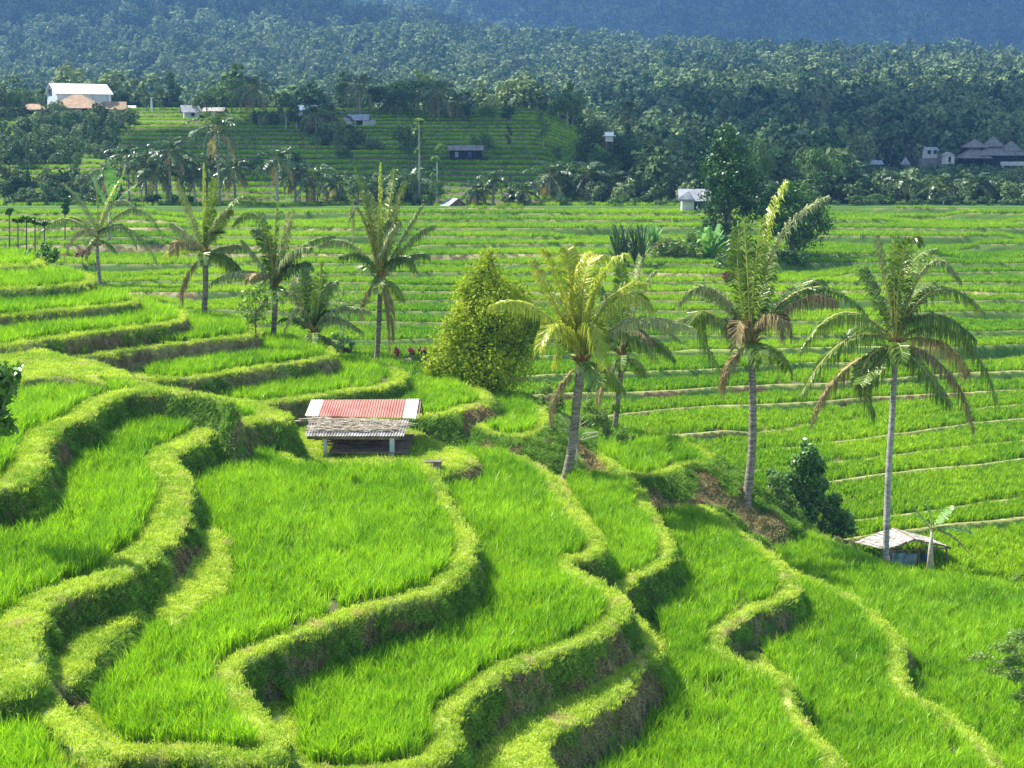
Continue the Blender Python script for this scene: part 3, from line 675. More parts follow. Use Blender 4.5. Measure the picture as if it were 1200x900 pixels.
P3 = [(322,285,325,236,'u',.2),(306,258,275,262,'g',.5),(333,288,341,248,'S',-.4),(350,292,390,276,'g',.6),(302,305,284,282,'s',-.4),(288,318,247,332,'s',.2),(345,312,362,312,'g',-.8),(305,320,292,326,'d',-1.1),(312,290,300,270,'u',.9),(340,300,362,290,'s',-1.2)]
P5 = [(352,360,334,386,'s',-.2),(362,350,356,316,'u',.4),(374,345,376,308,'u',-.3),(392,362,432,364,'s',-.4),(388,372,424,388,'s',.5),(348,340,364,312,'S',.7),(380,350,392,330,'g',.9)]
b9 = ground_at(1037, 48.3); b9.z = gz(b9.x, b9.y)
big_palm('tall coconut palm with a pale straight trunk and brown drooping fronds behind the bamboo hut', b9, (1050, 402), P9, .95, .13, .10, 'trunk_pale', 9, [(1041, 560), (1046, 480)], 9)
big_palm('tall coconut palm with wind-torn spear fronds rising right of the yellow-green palm', hit(874, 588), (880, 402), P8, .95, .17, .11, 'trunk', 0, [(881, 530), (882, 460)], 8)
big_palm('bright yellow-green coconut palm standing on the grassy terrace corner', hit(662, 560), (682, 424), P6, .95, .16, .15, 'trunk', 0, [(671, 520), (676, 470)], 6, nleaf=110)
big_palm('shorter grey-green palm half hidden behind the bright yellow-green palm', hit(719, 512, 46), (730, 418), P7, .72, .12, .10, 'trunk', 0, [(724, 470)], 7)
big_palm('coconut palm with a dead brown frond hanging down its trunk', hit(441, 424), (446, 326), P4, .80, .13, .10, 'trunk', 5, [(444, 380)], 4)
big_palm('coconut palm with orange nuts and long arching fronds on the far left', hit(118, 336), (114, 280), P1, .9, .16, .11, 'trunk', 12, [(115, 310)], 1)
big_palm('coconut palm with upright torn fronds between the left palm and the bushy one', hit(238, 374), (240, 298), P2, .75, .12, .12, 'trunk', 0, [(241, 335)], 2)
big_palm('coconut palm with a frond blown far left, standing right of the thin sapling', hit(320, 398), (323, 338), P3, .8, .12, .12, 'trunk', 0, [(322, 365)], 3)
big_palm('low young palm with pale fronds starting near the ground beside red shrubs', hit(366, 405), (368, 392), P5, .75, .10, .09, 'trunk', 0, None, 5)

# palms farther off: a few kinds copied
def far_palm(h, L, seed, n=15, lean=.0):
    root = empty('coconut_palm', (0, 0, 0))
    loc = Vector((lean * h, 0, h))
    trunk_mesh([(0, 0, -.3), (lean * h * .25, 0, h * .45), loc], .17, .12, 7, 10).build('trunk', M['trunk_pale' if seed % 2 else 'trunk'], root)
    for k, (c, p2, dr, f) in enumerate(auto_fronds(n, L, seed, 80, -42)):
        me = frond_mesh((0, 0, 0), c, p2, L * .34, dr, 'frond_far' if f < .88 else 'frond_dry', 26, .17, seed * 31 + k, .12, True)
        link('frond', me, root, loc)
    return root
FP = []
for i, (u, v, cv, L, lab) in enumerate([
    (258,236,150,4.6,'tallest palm at the hill foot, its bare trunk above the other palms'),
    (325,235,187,4.0,'palm with a full round crown right of the tallest hill-foot palm'),
    (369,235,208,4.2,'palm with wide spread fronds at the field edge below the small hill shed'),
    (184,236,200,3.9,'palm with hanging dry fronds at the left field edge'),
    (172,236,188,3.2,'palm crown just left of the hanging dry fronds at the left field edge'),
    (215,235,190,3.4,'dark palm between the left edge palms and the tallest palm'),
    (243,235,192,3.6,'palm directly left of the tallest palm trunk'),
    (152,236,182,3.0,'first full-sized palm of the row at the hill foot from the left'),
    (298,143,103,3.8,'lone palm standing on the hill crest left of centre'),
    (387,158,132,3.2,'palm on the hill slope just left of the small grey hill shed'),
    (371,160,134,2.8,'palm beside the blue-grey hill roof on the slope'),
    (422,127,101,3.6,'palm on the hill crest above the small grey hill shed'),
    (514,143,108,3.8,'wind-bent palm on the hill crest right of the umbrella tree'),
    (536,137,121,3.2,'shorter palm on the hill crest right of the wind-bent palm'),
    (457,133,120,2.2,'small palm on the crest in front of the umbrella tree'),
    (644,237,206,4.2,'broad palm at the field edge right of the hill terraces'),
    (688,237,206,4.0,'dense palm at the field edge, second right of the hill terraces'),
    (718,237,212,3.2,'palm with a dry red-brown base third right of the hill terraces'),
    (578,236,210,2.6,'slim palm in front of the hill terraces by the field edge'),
    (558,236,222,2.6,'low yellowish palm at the field edge beneath the hill terraces'),
    (612,236,224,2.8,'low palm with pale fronds at the foot of the hill terraces'),
    (600,236,228,1.8,'smallest palm at the foot of the hill terraces'),
    (480,236,214,4.0,'palm behind the tall spindly papaya trees'),
    (1053,238,212,3.0,'palm at the right field edge below the roadside sheds'),
    (1100,238,216,3.0,'palm at the right field edge left of the pavilion'),
    (1142,238,216,3.2,'palm at the right field edge under the pagoda-roofed pavilion'),
    (735,145,128,2.4,'small palm on the ridge right of the hill terraces'),
    (130,233,204,3.0,'low palm just left of the palm row at the hill foot'),
    (200,229,176,3.4,'palm rising behind the hanging dry fronds at the left field edge'),
    (229,236,206,2.8,'short palm between the dark palm and the tallest hill-foot palm'),
    (276,236,198,3.2,'palm right beside the tallest hill-foot palm trunk'),
    (346,235,204,3.2,'palm between the full-crowned palm and the wide-spread palm'),
    (396,236,214,2.8,'low palm right of the wide-spread palm at the field edge'),
    (468,132,110,2.8,'palm on the crest between the tall crest palm and the umbrella tree'),
    (995,232,206,2.6,'slim palm in the trees right of the rounded dark tree')]):
    b = hillhit(u, v, 150, 236) if v < 200 else ground_at(u, 157 + (i * 37 % 9))
    cz = at(u, cv, b.y).z - b.z
    o = far_palm(cz, L * b.y / 160.0, 40 + i, 15, .05 * math.sin(i * 2.3))
    o.location = b; tag(o, lab, 'palm tree', 'palms at the foot and on the crest of the hill')

# ------------------------------------------------------------------ broadleaf trees
def leaf_cloud(lobes, n, size, seed, fill=.5, up=.35, aspect=.55, per=45, lump=.22):
    """leaf-sized faces spread through the lobes; lobes = (centre, radii)"""
    r = np.random.default_rng(seed)
    L = [(np.array(c, float), np.array(q, float) if np.ndim(q) else np.array([q, q, q], float)) for c, q in lobes]
    wt = np.array([(q[0] * q[1] * q[2]) ** (2 / 3.) for c, q in L]); wt /= wt.sum()
    idx = r.choice(len(L), n, p=wt)
    C = np.array([c for c, q in L])[idx]; Q_ = np.array([q for c, q in L])[idx]
    d = r.normal(size=(n, 3)); d /= np.linalg.norm(d, axis=1)[:, None]
    rad = (fill + (1 - fill) * r.uniform(0, 1, n)) ** .7
    # clumps: pull leaves towards clump centres on the lobe surface
    nc = max(8, n // per); cc = r.normal(size=(nc, 3)); cc /= np.linalg.norm(cc, axis=1)[:, None]
    pick = cc[r.integers(0, nc, n)]; d = d * .38 + pick; d /= np.linalg.norm(d, axis=1)[:, None]
    bump = 1 + lump * np.sin(pick[:, 0] * 17 + pick[:, 2] * 23)
    P_ = C + d * Q_ * (rad * bump)[:, None]
    nrm = d + r.normal(size=(n, 3)) * .7 + np.array([0, 0, up]); nrm /= np.linalg.norm(nrm, axis=1)[:, None]
    a = np.cross(nrm, r.normal(size=(n, 3))); a /= np.linalg.norm(a, axis=1)[:, None]
    b = np.cross(nrm, a); s = (size * r.uniform(.6, 1.3, n))[:, None]
    V = np.stack([P_ - a * s * .5, P_ + b * s * aspect * .5, P_ + a * s * .5, P_ - b * s * aspect * .5], 1).reshape(-1, 3)
    return V, np.arange(n * 4).reshape(-1, 4)
def crown_mesh(lobes, n, size, seed, mat, **k):
    V, Q = leaf_cloud(lobes, n, size, seed, **k)
    return mesh_np('crown', V, Q, None, [mat])
def limbs(mb, base, top, lobes, r0, seed, nl=None):
    r = random.Random(seed)
    base = Vector(base); top = Vector(top)
    m = (base + top) / 2 + Vector((r.uniform(-.05, .05), 0, 0)) * (top - base).length
    mb.tube([base, m, top], [r0 * 1.25, r0 * .85, r0 * .6], 8)
    for c, q in (lobes if nl is None else r.sample(lobes, min(nl, len(lobes)))):
        c = Vector(c); s = m.lerp(top, r.uniform(.2, 1))
        k = s.lerp(c, .5) + Vector((r.uniform(-.1, .1), r.uniform(-.1, .1), .1)) * (c - s).length
        mb.tube([s, k, c], [r0 * .5, r0 * .32, r0 * .12], 5)
def px_tree(name, label, cat, base, lob, n, size, mat, bark='bark', r0=.14, top=None, seed=1, group=None, depth=.8, **k):
    """lobes given as (u, v, radius in photo px[, stretch]) measured at the tree's distance"""
    Y = base.y; S = Y / F; r = random.Random(seed); L = []
    for q in lob:
        c = at(q[0], q[1], Y + r.uniform(-1, 1) * q[2] * S * .5) - base; rad = q[2] * S
        L.append((c, (rad, rad * depth, rad * (q[3] if len(q) > 3 else 1))))
    root = empty(name, base); tag(root, label, cat, group)
    mb = MB(); t = (at(top[0], top[1], Y) - base) if top else L[0][0]
    limbs(mb, (0, 0, -.15), t, L, r0, seed); mb.build('trunk', M[bark], root, True)
    link('crown', crown_mesh(L, n, size, seed, M[mat], **k), root)
    return root
px_tree('leafy_tree', 'dense cone-shaped tree with yellow-green leaves behind the red-roofed shed', 'tree', hit(583, 466),
    [(570,306,13),(563,322,17),(580,328,18),(556,342,20),(584,350,24),(549,366,24),(572,372,30),(538,392,26),(562,405,34),(596,392,26),(526,418,26),(550,432,32),(584,430,32),(514,436,16),(536,448,22),(608,345,15,1.2),(618,365,18,1.3),(622,385,16),(606,402,22),(600,420,22),(574,296,8),(562,452,26),(505,428,10),(528,384,12),(543,338,10),(630,374,11),(634,398,10),(512,408,9)], 26000, .145, 'yel_leaf', 'bark', .22, (575, 400), 11, fill=.5, per=210, lump=.48)
px_tree('leafy_tree', 'tall dark green tree standing right of the grey field hut', 'tree', hit(853, 300, 100),
    [(848,168,20),(860,180,24),(838,195,20),(866,205,28),(845,215,26),(875,222,20),(838,240,18),(860,245,26),(878,245,14),(848,272,18),(832,262,12),(850,152,10)], 9000, .32, 'dk_leaf', 'bark', .25, (855, 220), 12, fill=.35, per=110, lump=.3)
px_tree('leafy_tree', 'rounded dark tree casting shade on the paddy behind the wind-torn palm', 'tree', hit(930, 305, 90),
    [(920,225,18),(938,232,22),(905,240,18),(955,245,20),(925,255,26),(948,265,22),(912,265,18),(966,262,12),(935,280,18),(895,250,12)], 7500, .30, 'dk_leaf', 'bark', .25, (930, 250), 13, fill=.35, per=110, lump=.3)
px_tree('shrub', 'light green straggly shrub in front of the glossy dark bush', 'bush', hit(918, 604, 46),
    [(905,565,10),(915,580,12),(900,590,9),(925,590,12),(912,560,8),(930,605,10),(938,612,9),(908,602,8)], 1500, .15, 'lt_leaf', 'bark_pale', .03, (915, 585), 34, fill=.15, aspect=.4)
px_tree('shrub', 'glossy dark leafy bush left of the bamboo hut beside the pale-trunked palm', 'bush', hit(952, 618, 46),
    [(950,530,11),(940,542,13),(958,545,12),(934,560,15),(954,562,14),(966,568,8),(940,580,15),(958,585,13),(950,602,12),(975,600,14),(990,608,12),(982,620,12),(966,618,10),(996,618,9),(930,585,14),(925,560,9),(978,585,9),(944,522,7),(912,575,13),(900,596,11),(918,612,10),(905,556,8)], 8500, .19, 'gl_leaf', 'bark_pale', .06, (945, 580), 14, fill=.3)
px_tree('sapling', 'sparse pale-barked frangipani with bare branches behind the yellow-green palm trunk', 'tree', hit(668, 556) + Vector((.25, .5, 0)),
    [(640,455,12),(655,470,12),(690,478,10),(648,480,8),(705,488,14),(722,478,8),(730,510,10),(712,505,10),(635,470,6),(742,512,5),(690,455,6),(648,500,8)], 1700, .17, 'lt_leaf', 'bark_pale', .035, (672, 500), 15, fill=.2, aspect=.35)
px_tree('sapling', 'thin open sapling with pale leaves at the end of the rice strip', 'tree', hit(300, 396),
    [(300,345,14),(288,362,12),(312,360,12),(298,375,14),(308,335,8),(286,345,7)], 650, .16, 'lt_leaf', 'bark', .03, (300, 360), 16, fill=.1)
px_tree('sapling', 'airy light green sapling behind the low young palm', 'tree', hit(402, 418, 50),
    [(400,345,16),(415,358,14),(390,362,14),(405,375,16),(420,340,8)], 900, .17, 'lt_leaf', 'bark_pale', .04, (402, 370), 17, fill=.1)
px_tree('shrub', 'tangled green shrub with red leaves at the foot of the tall dark tree', 'bush', hit(800, 305, 90),
    [(785,285,12),(800,290,16),(820,292,16),(770,296,10),(812,278,10),(835,296,12)], 2600, .28, 'lt_leaf', 'bark', .06, (800, 292), 18)
px_tree('shrub', 'low leafy shrub in front of the tall dark tree trunk', 'bush', hit(862, 318, 90),
    [(855,305,10),(868,312,10),(845,310,9),(880,300,9)], 1300, .25, 'gl_leaf', 'bark', .05, (862, 310), 19)
px_tree('shrub', 'dark bush at the base of the rounded dark tree', 'bush', hit(935, 312, 90),
    [(925,302,11),(940,304,9),(912,300,8)], 1200, .25, 'dk_leaf', 'bark', .05, (930, 306), 20)
px_tree('shrub', 'dark green bush under the low young palm', 'bush', hit(398, 419, 50),
    [(396,400,11),(408,404,10),(384,402,7)], 1100, .15, 'dk_leaf', 'bark', .03, (397, 406), 21)
px_tree('shrub', 'feathery yellow-tipped shrub leaning in at the right edge', 'bush', ground_at(1245, 29.5),
    [(1150,768,14,.35),(1178,758,18,.4),(1195,745,18,.5),(1190,790,18,.6),(1205,815,22,.7),(1165,785,12,.4),(1212,765,26),(1185,775,16,.6),(1140,772,9,.3)], 6500, .10, 'lt_leaf', 'bark', .03, (1222, 790), 22, fill=.1, aspect=.3)
px_tree('shrub', 'broad-leaved plant hanging in at the left edge above the rice', 'bush', ground_at(-50, 27.0),
    [(2,438,16),(12,452,14),(0,470,16),(8,498,13),(-14,450,26),(-14,500,22),(20,436,8),(-30,480,30)], 900, .30, 'gl_leaf', 'bark', .04, (-30, 480), 23, fill=.1, aspect=.42)
px_tree('shrub', 'small yellow-green sprig at the right edge below the banana plant', 'bush', hit(1196, 690, 40),
    [(1192,680,7),(1200,676,6)], 90, .2, 'lt_leaf', 'bark', .02, (1195, 682), 24, aspect=.35)
px_tree('shrub', 'low bush with red leaves under the far left palm', 'bush', hit(98, 312, 50),
    [(92,300,7),(100,298,8)], 500, .16, 'red_leaf', 'bark', .03, (96, 302), 25)
px_tree('shrub', 'grey-green bush between the left rice strip and the far left palm', 'bush', hit(60, 318, 50),
    [(48,302,9),(60,298,10),(36,300,7),(52,290,6)], 1200, .15, 'gl_leaf', 'bark', .03, (52, 305), 26)

# papaya-like saplings on bare stems
def stem_tree(label, u, vb, vt, rad, ymin, mat='dk_leaf', seed=1, group=None, n=140, size=.22, base=None, r0=.04, tufts=None, bark='bark'):
    b = base or hit(u, vb, ymin); Y = b.y; S = Y / F
    root = empty('papaya_tree', b); tag(root, label, 'tree', group)
    top = at(u, vt, Y) - b; mb = MB(); mb.tube([(0, 0, -.1), top * .5 + Vector((.03, 0, 0)), top], [r0 * 1.3, r0, r0 * .8], 6); mb.build('trunk', M[bark], root)
    L = [(top + Vector((0, 0, -rad * S * .2)), (rad * S, rad * S, rad * S * .6))]
    for (du, dv, rr) in (tufts or []): L.append((top + Vector((du * S, 0, -dv * S)), rr * S))
    link('crown', crown_mesh(L, n * len(L), size, seed, M[mat], fill=.2, aspect=.5), root)
for i, (u, vb, vt, lab) in enumerate([(11, 290, 247, 'tallest bare-stemmed papaya sapling at the left edge'), (21, 288, 257, 'bare-stemmed sapling second from the left edge'),
        (31, 292, 256, 'bare-stemmed sapling third from the left edge'), (41, 290, 258, 'bare-stemmed sapling fourth from the left edge'), (52, 290, 260, 'shorter bare-stemmed sapling fifth from the left edge')]):
    stem_tree(lab, u, vb, vt, 6, 57, 'dk_leaf', 60 + i, 'papaya saplings at the left edge', base=ground_at(u, 66 + i * 1.1))
b1 = ground_at(491, 160); b2 = ground_at(512, 158)
stem_tree('taller spindly papaya tree with a white stem at the edge of the paddies', 491, 0, 142, 6, 0, 'lt_leaf', 71, None, 120, .5, b1, .12, [(-5, 12, 4), (4, 22, 4), (-3, 34, 3)], 'bark_pale')
stem_tree('shorter spindly papaya tree beside the taller white-stemmed one', 512, 0, 185, 6, 0, 'lt_leaf', 72, None, 120, .5, b2, .12, [(4, -10, 5), (-4, 20, 3)], 'bark_pale')
stem_tree('small dark columnar sapling standing in the far left paddy', 76, 0, 232, 6, 0, 'dk_leaf', 73, None, 160, .4, ground_at(76, 128), .06, [(0, 8, 5), (0, 15, 4)])

# strap-leaved plants
def strap_plant(name, label, cat, base, n, L, w, mat, seed, spread=.5, stem=.0, group=None, clumps=1, cw=.4, droop=.5):
    r = random.Random(seed); root = empty(name, base); tag(root, label, cat, group); mb = MB(); st = MB()
    for c in range(clumps):
        o = Vector((r.uniform(-cw, cw), r.uniform(-.3, .3), -.05)); hgt = stem * r.uniform(.6, 1.1)
        st.tube([o, o + Vector((r.uniform(-.05, .05), 0, hgt + .05))], [.03, .02], 5)
        for i in range(n):
            az = r.uniform(0, 6.28); el = r.uniform(.35, 1.4); l = L * r.uniform(.6, 1.1)
            p0 = o + Vector((0, 0, hgt * r.uniform(.5, 1) + .03)); h = Vector((math.cos(az), math.sin(az), 0))
            d = h * math.cos(el) * spread * 2 + Vector((0, 0, math.sin(el))); s = Vector((-h.y, h.x, 0)) * w * .5
            p1 = p0 + d * l * .5; p2 = p0 + d * l * .85 + h * l * .1; p3 = p0 + d * l + h * l * .25 - Vector((0, 0, l * droop * r.uniform(.2, 1) * .5))
            b = [p0 - s * .4, p0 + s * .4, p1 + s, p1 - s, p2 + s * .9, p2 - s * .9, p3]
            mb.add([list(v) for v in b], [[0, 1, 2, 3], [3, 2, 4, 5]], [[5, 4, 6]])
    st.build('stem', M['bark'], root); mb.build('leaf_blades', M[mat], root); return root
for i, (u, v, lab) in enumerate([(468, 421, 'burgundy cordyline with a tall stem left in the row behind the red-roofed shed'), (482, 421, 'burgundy cordyline in the middle of the row beside the yellow-green tree'),
        (496, 422, 'burgundy cordyline nearest the yellow-green tree'), (405, 420, 'dark red cordyline by the low young palm')]):
    strap_plant('cordyline', lab, 'plant', hit(u, v, 52), 26, .42, .09, 'red_leaf', 80 + i, .5, .55, 'red-leaved cordylines', 3, .22)
strap_plant('cordyline', 'reddish cordyline at the foot of the tall dark tree', 'plant', hit(850, 338, 80), 22, .9, .18, 'red_leaf', 86, .4, 1.0, None, 3, .3)
strap_plant('cordyline', 'dark red leafy plant in the shrub by the field hut', 'plant', hit(786, 303, 90), 26, 1.2, .22, 'red_leaf', 87, .5, 1.0, None, 4, 1.0)
strap_plant('reed_clump', 'tall grassy reed clump behind the grey-green palm', 'plant', hit(736, 312, 80), 30, 4.0, .14, 'frond_far', 88, .16, .3, None, 5, 1.4, .3)
strap_plant('reed_clump', 'small light green upright plants in the shrub left of the tall dark tree', 'plant', hit(775, 290, 90), 14, 2.6, .25, 'banana', 89, .3, .3, None, 3, 1.2, .4)
strap_plant('reed_clump', 'leafy banana clump beside the trunk of the tall dark tree', 'plant', hit(835, 306, 90), 12, 3.2, .5, 'banana', 90, .35, .8, None, 3, .8, .6)

def banana(label, base, leaves, top, seed=1, r0=.13):
    Y = base.y; root = empty('banana_plant', base); tag(root, label, 'banana plant')
    t = at(top[0], top[1], Y) - base; mb = MB()
    for k in range(3): mb.tube([(-.05 + k * .1, k * .05, -.1), (t.x * .5 + (k - 1) * .03, 0, t.z * .5), (t.x, 0, t.z)], [r0 * .8, r0 * .6, r0 * .3], 8)
    mb.build('trunk', M['stick'], root, True); r = random.Random(seed)
    for (mu, mv, tu, tv, w, dry) in leaves:
        dy = r.uniform(-.5, .5); m = at(mu, mv, Y + dy * .5) - base; e = at(tu, tv, Y + dy) - base; c = m * 2 - (t + e) * .5
        lf = MB(); n = 22
        def B(s): return t * (1 - s) ** 2 + c * 2 * s * (1 - s) + e * s * s
        lf.tube([B(i / 8) for i in range(9)], [.022 - .002 * i for i in range(9)], 4)
        for side in (-1, 1):
            for i in range(n):
                if r.random() < .06: continue
                s0 = .14 + .86 * i / n; s1 = .14 + .86 * (i + .96) / n; a = B(s0); b = B(s1); T_ = (b - a).normalized()
                S_ = T_.cross(Vector((0, 0, 1))); S_ = S_.normalized() if S_.length > .1 else Vector((1, 0, 0))
                ww = w * math.sin(math.pi * min(.97, .08 + .9 * (s0 - .14) / .86)) ** .6
                dn = Vector((0, 0, -ww * r.uniform(.1, .45))); q = S_ * side * ww * r.uniform(.8, 1) + dn + T_ * ww * .25
                lf.add([list(v) for v in (a, b, b + q, a + q)], [[0, 1, 2, 3]], m=1)
        lf.build('leaf', [M['rachis'], M['frond_dry' if dry else 'banana']], root)
bb = ground_at(1089, 49.0)
banana('banana plant with a brown hanging leaf at the right end of the bamboo hut', bb, [(1080,605,1063,581,.22,0),(1090,600,1083,581,.22,0),(1104,605,1116,592,.34,0),(1112,617,1144,624,.30,0),(1115,627,1137,650,.34,1),(1086,612,1072,600,.2,0)], (1092, 620), 5)
banana('young banana leaves rising behind the bushy left palms', ground_at(127, 128), [(120,228,108,208,.6,0),(130,215,126,184,.7,0),(138,220,146,196,.6,0),(142,230,160,216,.6,0)], (128, 248), 6)
# ------------------------------------------------------------------ buildings
def corr(mb, a, b, c, d, waves, amp, m=0, thick=.012):
    """corrugated sheet between corners a-b (top edge) and d-c (bottom edge)"""
    a, b, c, d = map(Vector, (a, b, c, d)); n = waves * 4
    nn = (b - a).cross(d - a).normalized(); nn = -nn if nn.z < 0 else nn
    V = []; Q = []
    for i in range(n + 1):
        f = i / n; o = nn * amp * math.sin(f * waves * 2 * math.pi)
        p = a.lerp(b, f) + o; q = d.lerp(c, f) + o
        V += [list(p), list(q), list(p - nn * thick), list(q - nn * thick)]
    for i in range(n):
        k = i * 4; Q += [[k, k+1, k+5, k+4], [k+2, k+6, k+7, k+3], [k, k+4, k+6, k+2], [k+1, k+3, k+7, k+5]]
    Q += [[0, 2, 3, 1], [n*4, n*4+1, n*4+3, n*4+2]]
    mb.add(V, Q, m=m)
def sheet(mb, a, b, c, d, th=.05, m=0):
    a, b, c, d = map(Vector, (a, b, c, d)); nn = (b - a).cross(d - a).normalized() * th
    if nn.z > 0: nn = -nn
    V = [list(v) for v in (a, b, c, d, a + nn, b + nn, c + nn, d + nn)]
    mb.add(V, [[0,1,2,3],[7,6,5,4],[0,4,5,1],[1,5,6,2],[2,6,7,3],[3,7,4,0]], m=m)

# red-roofed shed on the pad
Y0 = 41.6; sb = ground_at(425, Y0); sx = Y0 / F
root = empty('field_shed', sb); tag(root, 'open field shed with a faded red and white corrugated roof', 'shed')
def L_(u, v, Y, o=sb): return at(u, v, Y) - o
Yr, Ye, Ym = 43.1, 41.0, 42.05
A = L_(365, 468.5, Yr); B_ = L_(491, 467.5, Yr)
def lerp3(f, g): # f along, g down the slope, upper sheet
    top = A.lerp(B_, f); lo = L_(357.5, 487, Ym).lerp(L_(487, 490, Ym), f); return top.lerp(lo, g)
mb = MB(); corr(mb, lerp3(0, 0), lerp3(.115, 0), lerp3(.115, 1), lerp3(0, 1), 5, .012); mb.build('white_roof_sheet', M['white'], root)
mb = MB(); corr(mb, lerp3(.885, 0), lerp3(1, 0), lerp3(1, 1), lerp3(.885, 1), 5, .012); mb.build('white_roof_sheet', M['white'], root)
for f0, f1 in ((.117, .30), (.303, .52), (.523, .883)):
    mb = MB(); corr(mb, lerp3(f0, .01), lerp3(f1, .01), lerp3(f1, 1), lerp3(f0, 1), int((f1 - f0) * 44), .012); mb.build('red_roof_sheet', M['red_roof'], root)
lo = [L_(364, 489.5, Ym - .02), L_(479, 492, Ym - .02), L_(473, 511, Ye), L_(357.5, 511, Ye)]
mb = MB(); corr(mb, lo[0], lo[1], lo[2], lo[3], 34, .018); mb.build('lower_roof_sheet', M['tin'], root)
# back slope
bk = [A + Vector((0, .02, -.01)), B_ + Vector((0, .02, -.01)), B_ + Vector((0, 1.2, -.75)), A + Vector((0, 1.2, -.75))]
mb = MB(); corr(mb, *bk, 40, .012); mb.build('back_roof_sheet', M['tin'], root)
mb = MB(); mb.bar(A + Vector((0, 0, -.04)), B_ + Vector((.1, 0, -.04)), .06); mb.bar(L_(360, 513, Ye + .08), L_(470, 513.5, Ye + .08), .07, .08)
mb.bar(B_ + Vector((.06, 0, -.06)), B_ + Vector((.06, 1.1, -.8)), .05); mb.bar(B_ + Vector((.06, 0, -.06)), L_(488, 490, Ym) + Vector((.05, 0, -.05)), .05)
mb.build('roof_frame', M['wood'], root)
gl = -.05
for (u, Yp, w) in ((381, Ye + .1, .10), (459.5, Ye + .1, .15), (384, 43.6, .09), (462, 43.6, .09)):
    p = L_(u, 520, Yp); mb = MB(); topz = (L_(u, 512, Ye).z - .06) if Yp < 42 else L_(u, 500, 43.6).z
    mb.box((p.x, p.y, (gl + topz) / 2 - .1), (w, w, topz - gl + .2)); mb.build('post', M['post'], root)
mb = MB(); x0 = L_(385, 530, Ye).x; x1 = L_(478, 530, Ye).x; zf = L_(400, 531, Ye).z
for k in range(9): mb.box(((x0 + x1) / 2, L_(400, 500, Ye + .15 + k * .3).y, zf + .0), (x1 - x0, .24, .035))
mb.build('platform', M['wood'], root)
mb = MB(); mb.bar(L_(384, 531, Ye + .02) , L_(474, 530.5, Ye + .02), .035); mb.bar(L_(405, 518, 42.4), L_(455, 524, 42.4), .05); mb.bar(L_(430, 512, 42.9), L_(428, 530, 42.9), .06); mb.bar(L_(443, 513, 42.3), L_(432, 526, 42.3), .03); mb.bar(L_(466, 530, 41.3), L_(487, 541, 41.0), .06)
mb.build('rail', M['wood'], root)
mb = MB(); r = random.Random(3)
for k in range(60):
    u = r.uniform(384, 466); Yk = r.uniform(42.0, 42.7); z = zf + r.uniform(0, .3); x = L_(u, 520, Yk).x
    mb.bar((x - r.uniform(.1, .5), Yk - sb.y, z), (x + r.uniform(.1, .5), Yk - sb.y + r.uniform(-.2, .2), z + r.uniform(-.1, .15)), .04)
mb.build('stacked_firewood', M['wood'], root)
mb = MB(); mb.box((L_(425, 500, 42.8).x, 42.8 - sb.y, .45), (2.5, .06, .9)); mb.build('back_wall', M['bark'], root)
bs = MB(); r = random.Random(5)
for k in range(420):
    f = r.betavariate(1.6, 1.6); g = r.uniform(.05, .8); p = lo[0].lerp(lo[1], f).lerp(lo[3].lerp(lo[2], f), g * (1 - .35 * f) + .25 * f)
    a = r.gauss(-.12, .25); l = r.uniform(.15, .6); d = Vector((math.cos(a), math.sin(a) * .6 + .0, math.sin(a) * .38)) * l
    e = p + Vector((0, 0, .03 + r.uniform(0, .07)))
    bs.tube([e - d * .5, e + Vector((0, 0, r.uniform(-.02, .04))), e + d * .5], [.012, .009, .005], 4)
for (u0, v0, u1, v1) in ((350, 493, 400, 497), (345, 495, 420, 503), (360, 492, 470, 500), (400, 492, 487, 503), (420, 494, 490, 501), (370, 500, 440, 505)):
    p = L_(u0, v0, Ym - .1) + Vector((0, 0, .05)); q = L_(u1, v1, Ym - .5) + Vector((0, 0, .12)); bs.tube([p, (p + q) / 2 + Vector((0, 0, .08)), q], [.018, .014, .006], 4)
o = bs.build('dry_branches', M['stick'], None, False, sb); tag(o, 'pile of dry grey branches lying on the lower roof of the red-roofed shed', 'branches')

# small stone sluice box right of the shed
p = hit(508, 549); mb = MB(); mb.box((0, 0, .08), (.5, .35, .36)); o = mb.build('water_inlet', M['bark'], None, False, p); tag(o, 'small mossy water inlet block in the terrace rim right of the shed', 'inlet')

# bamboo hut below the spur
Yh = 50.3; hb = ground_at(1060, Yh)
root = empty('bamboo_hut', hb); tag(root, 'small bamboo hut with a plank roof behind the pale-trunked palm', 'hut')
def H(u, v, Y): return at(u, v, Y) - hb
rA, rB = H(1046, 618.5, 52.0), H(1071, 631.5, 49.6)
eA, eB = H(1004, 635, 51.6), H(1040, 644, 49.3)
fA, fB = H(1088, 630, 52.2), H(1114, 640.5, 49.9)
mb = MB(); r = random.Random(9)
for k in range(11):
    g0, g1 = k / 11, (k + 1.0) / 11; j = Vector((0, 0, r.uniform(0, .05)))
    sheet(mb, rA.lerp(eA, g0) + j, rB.lerp(eB, g0) + j, rB.lerp(eB, g1) + j * .5 + Vector((r.uniform(-.1, .1), r.uniform(-.1, 0), 0)), rA.lerp(eA, g1) + j * .5 + Vector((r.uniform(-.15, .1), 0, 0)), .03)
mb.build('left_roof', M['tin'], root)
mb = MB()
for k in range(9):
    g0, g1 = k / 9, (k + 1.0) / 9; j = Vector((0, 0, r.uniform(0, .04)))
    sheet(mb, rA.lerp(fA, g0) + j, rB.lerp(fB, g0) + j, rB.lerp(fB, g1) + Vector((r.uniform(-.05, .1), 0, 0)), rA.lerp(fA, g1), .03)
mb.build('right_roof', M['tin'], root)
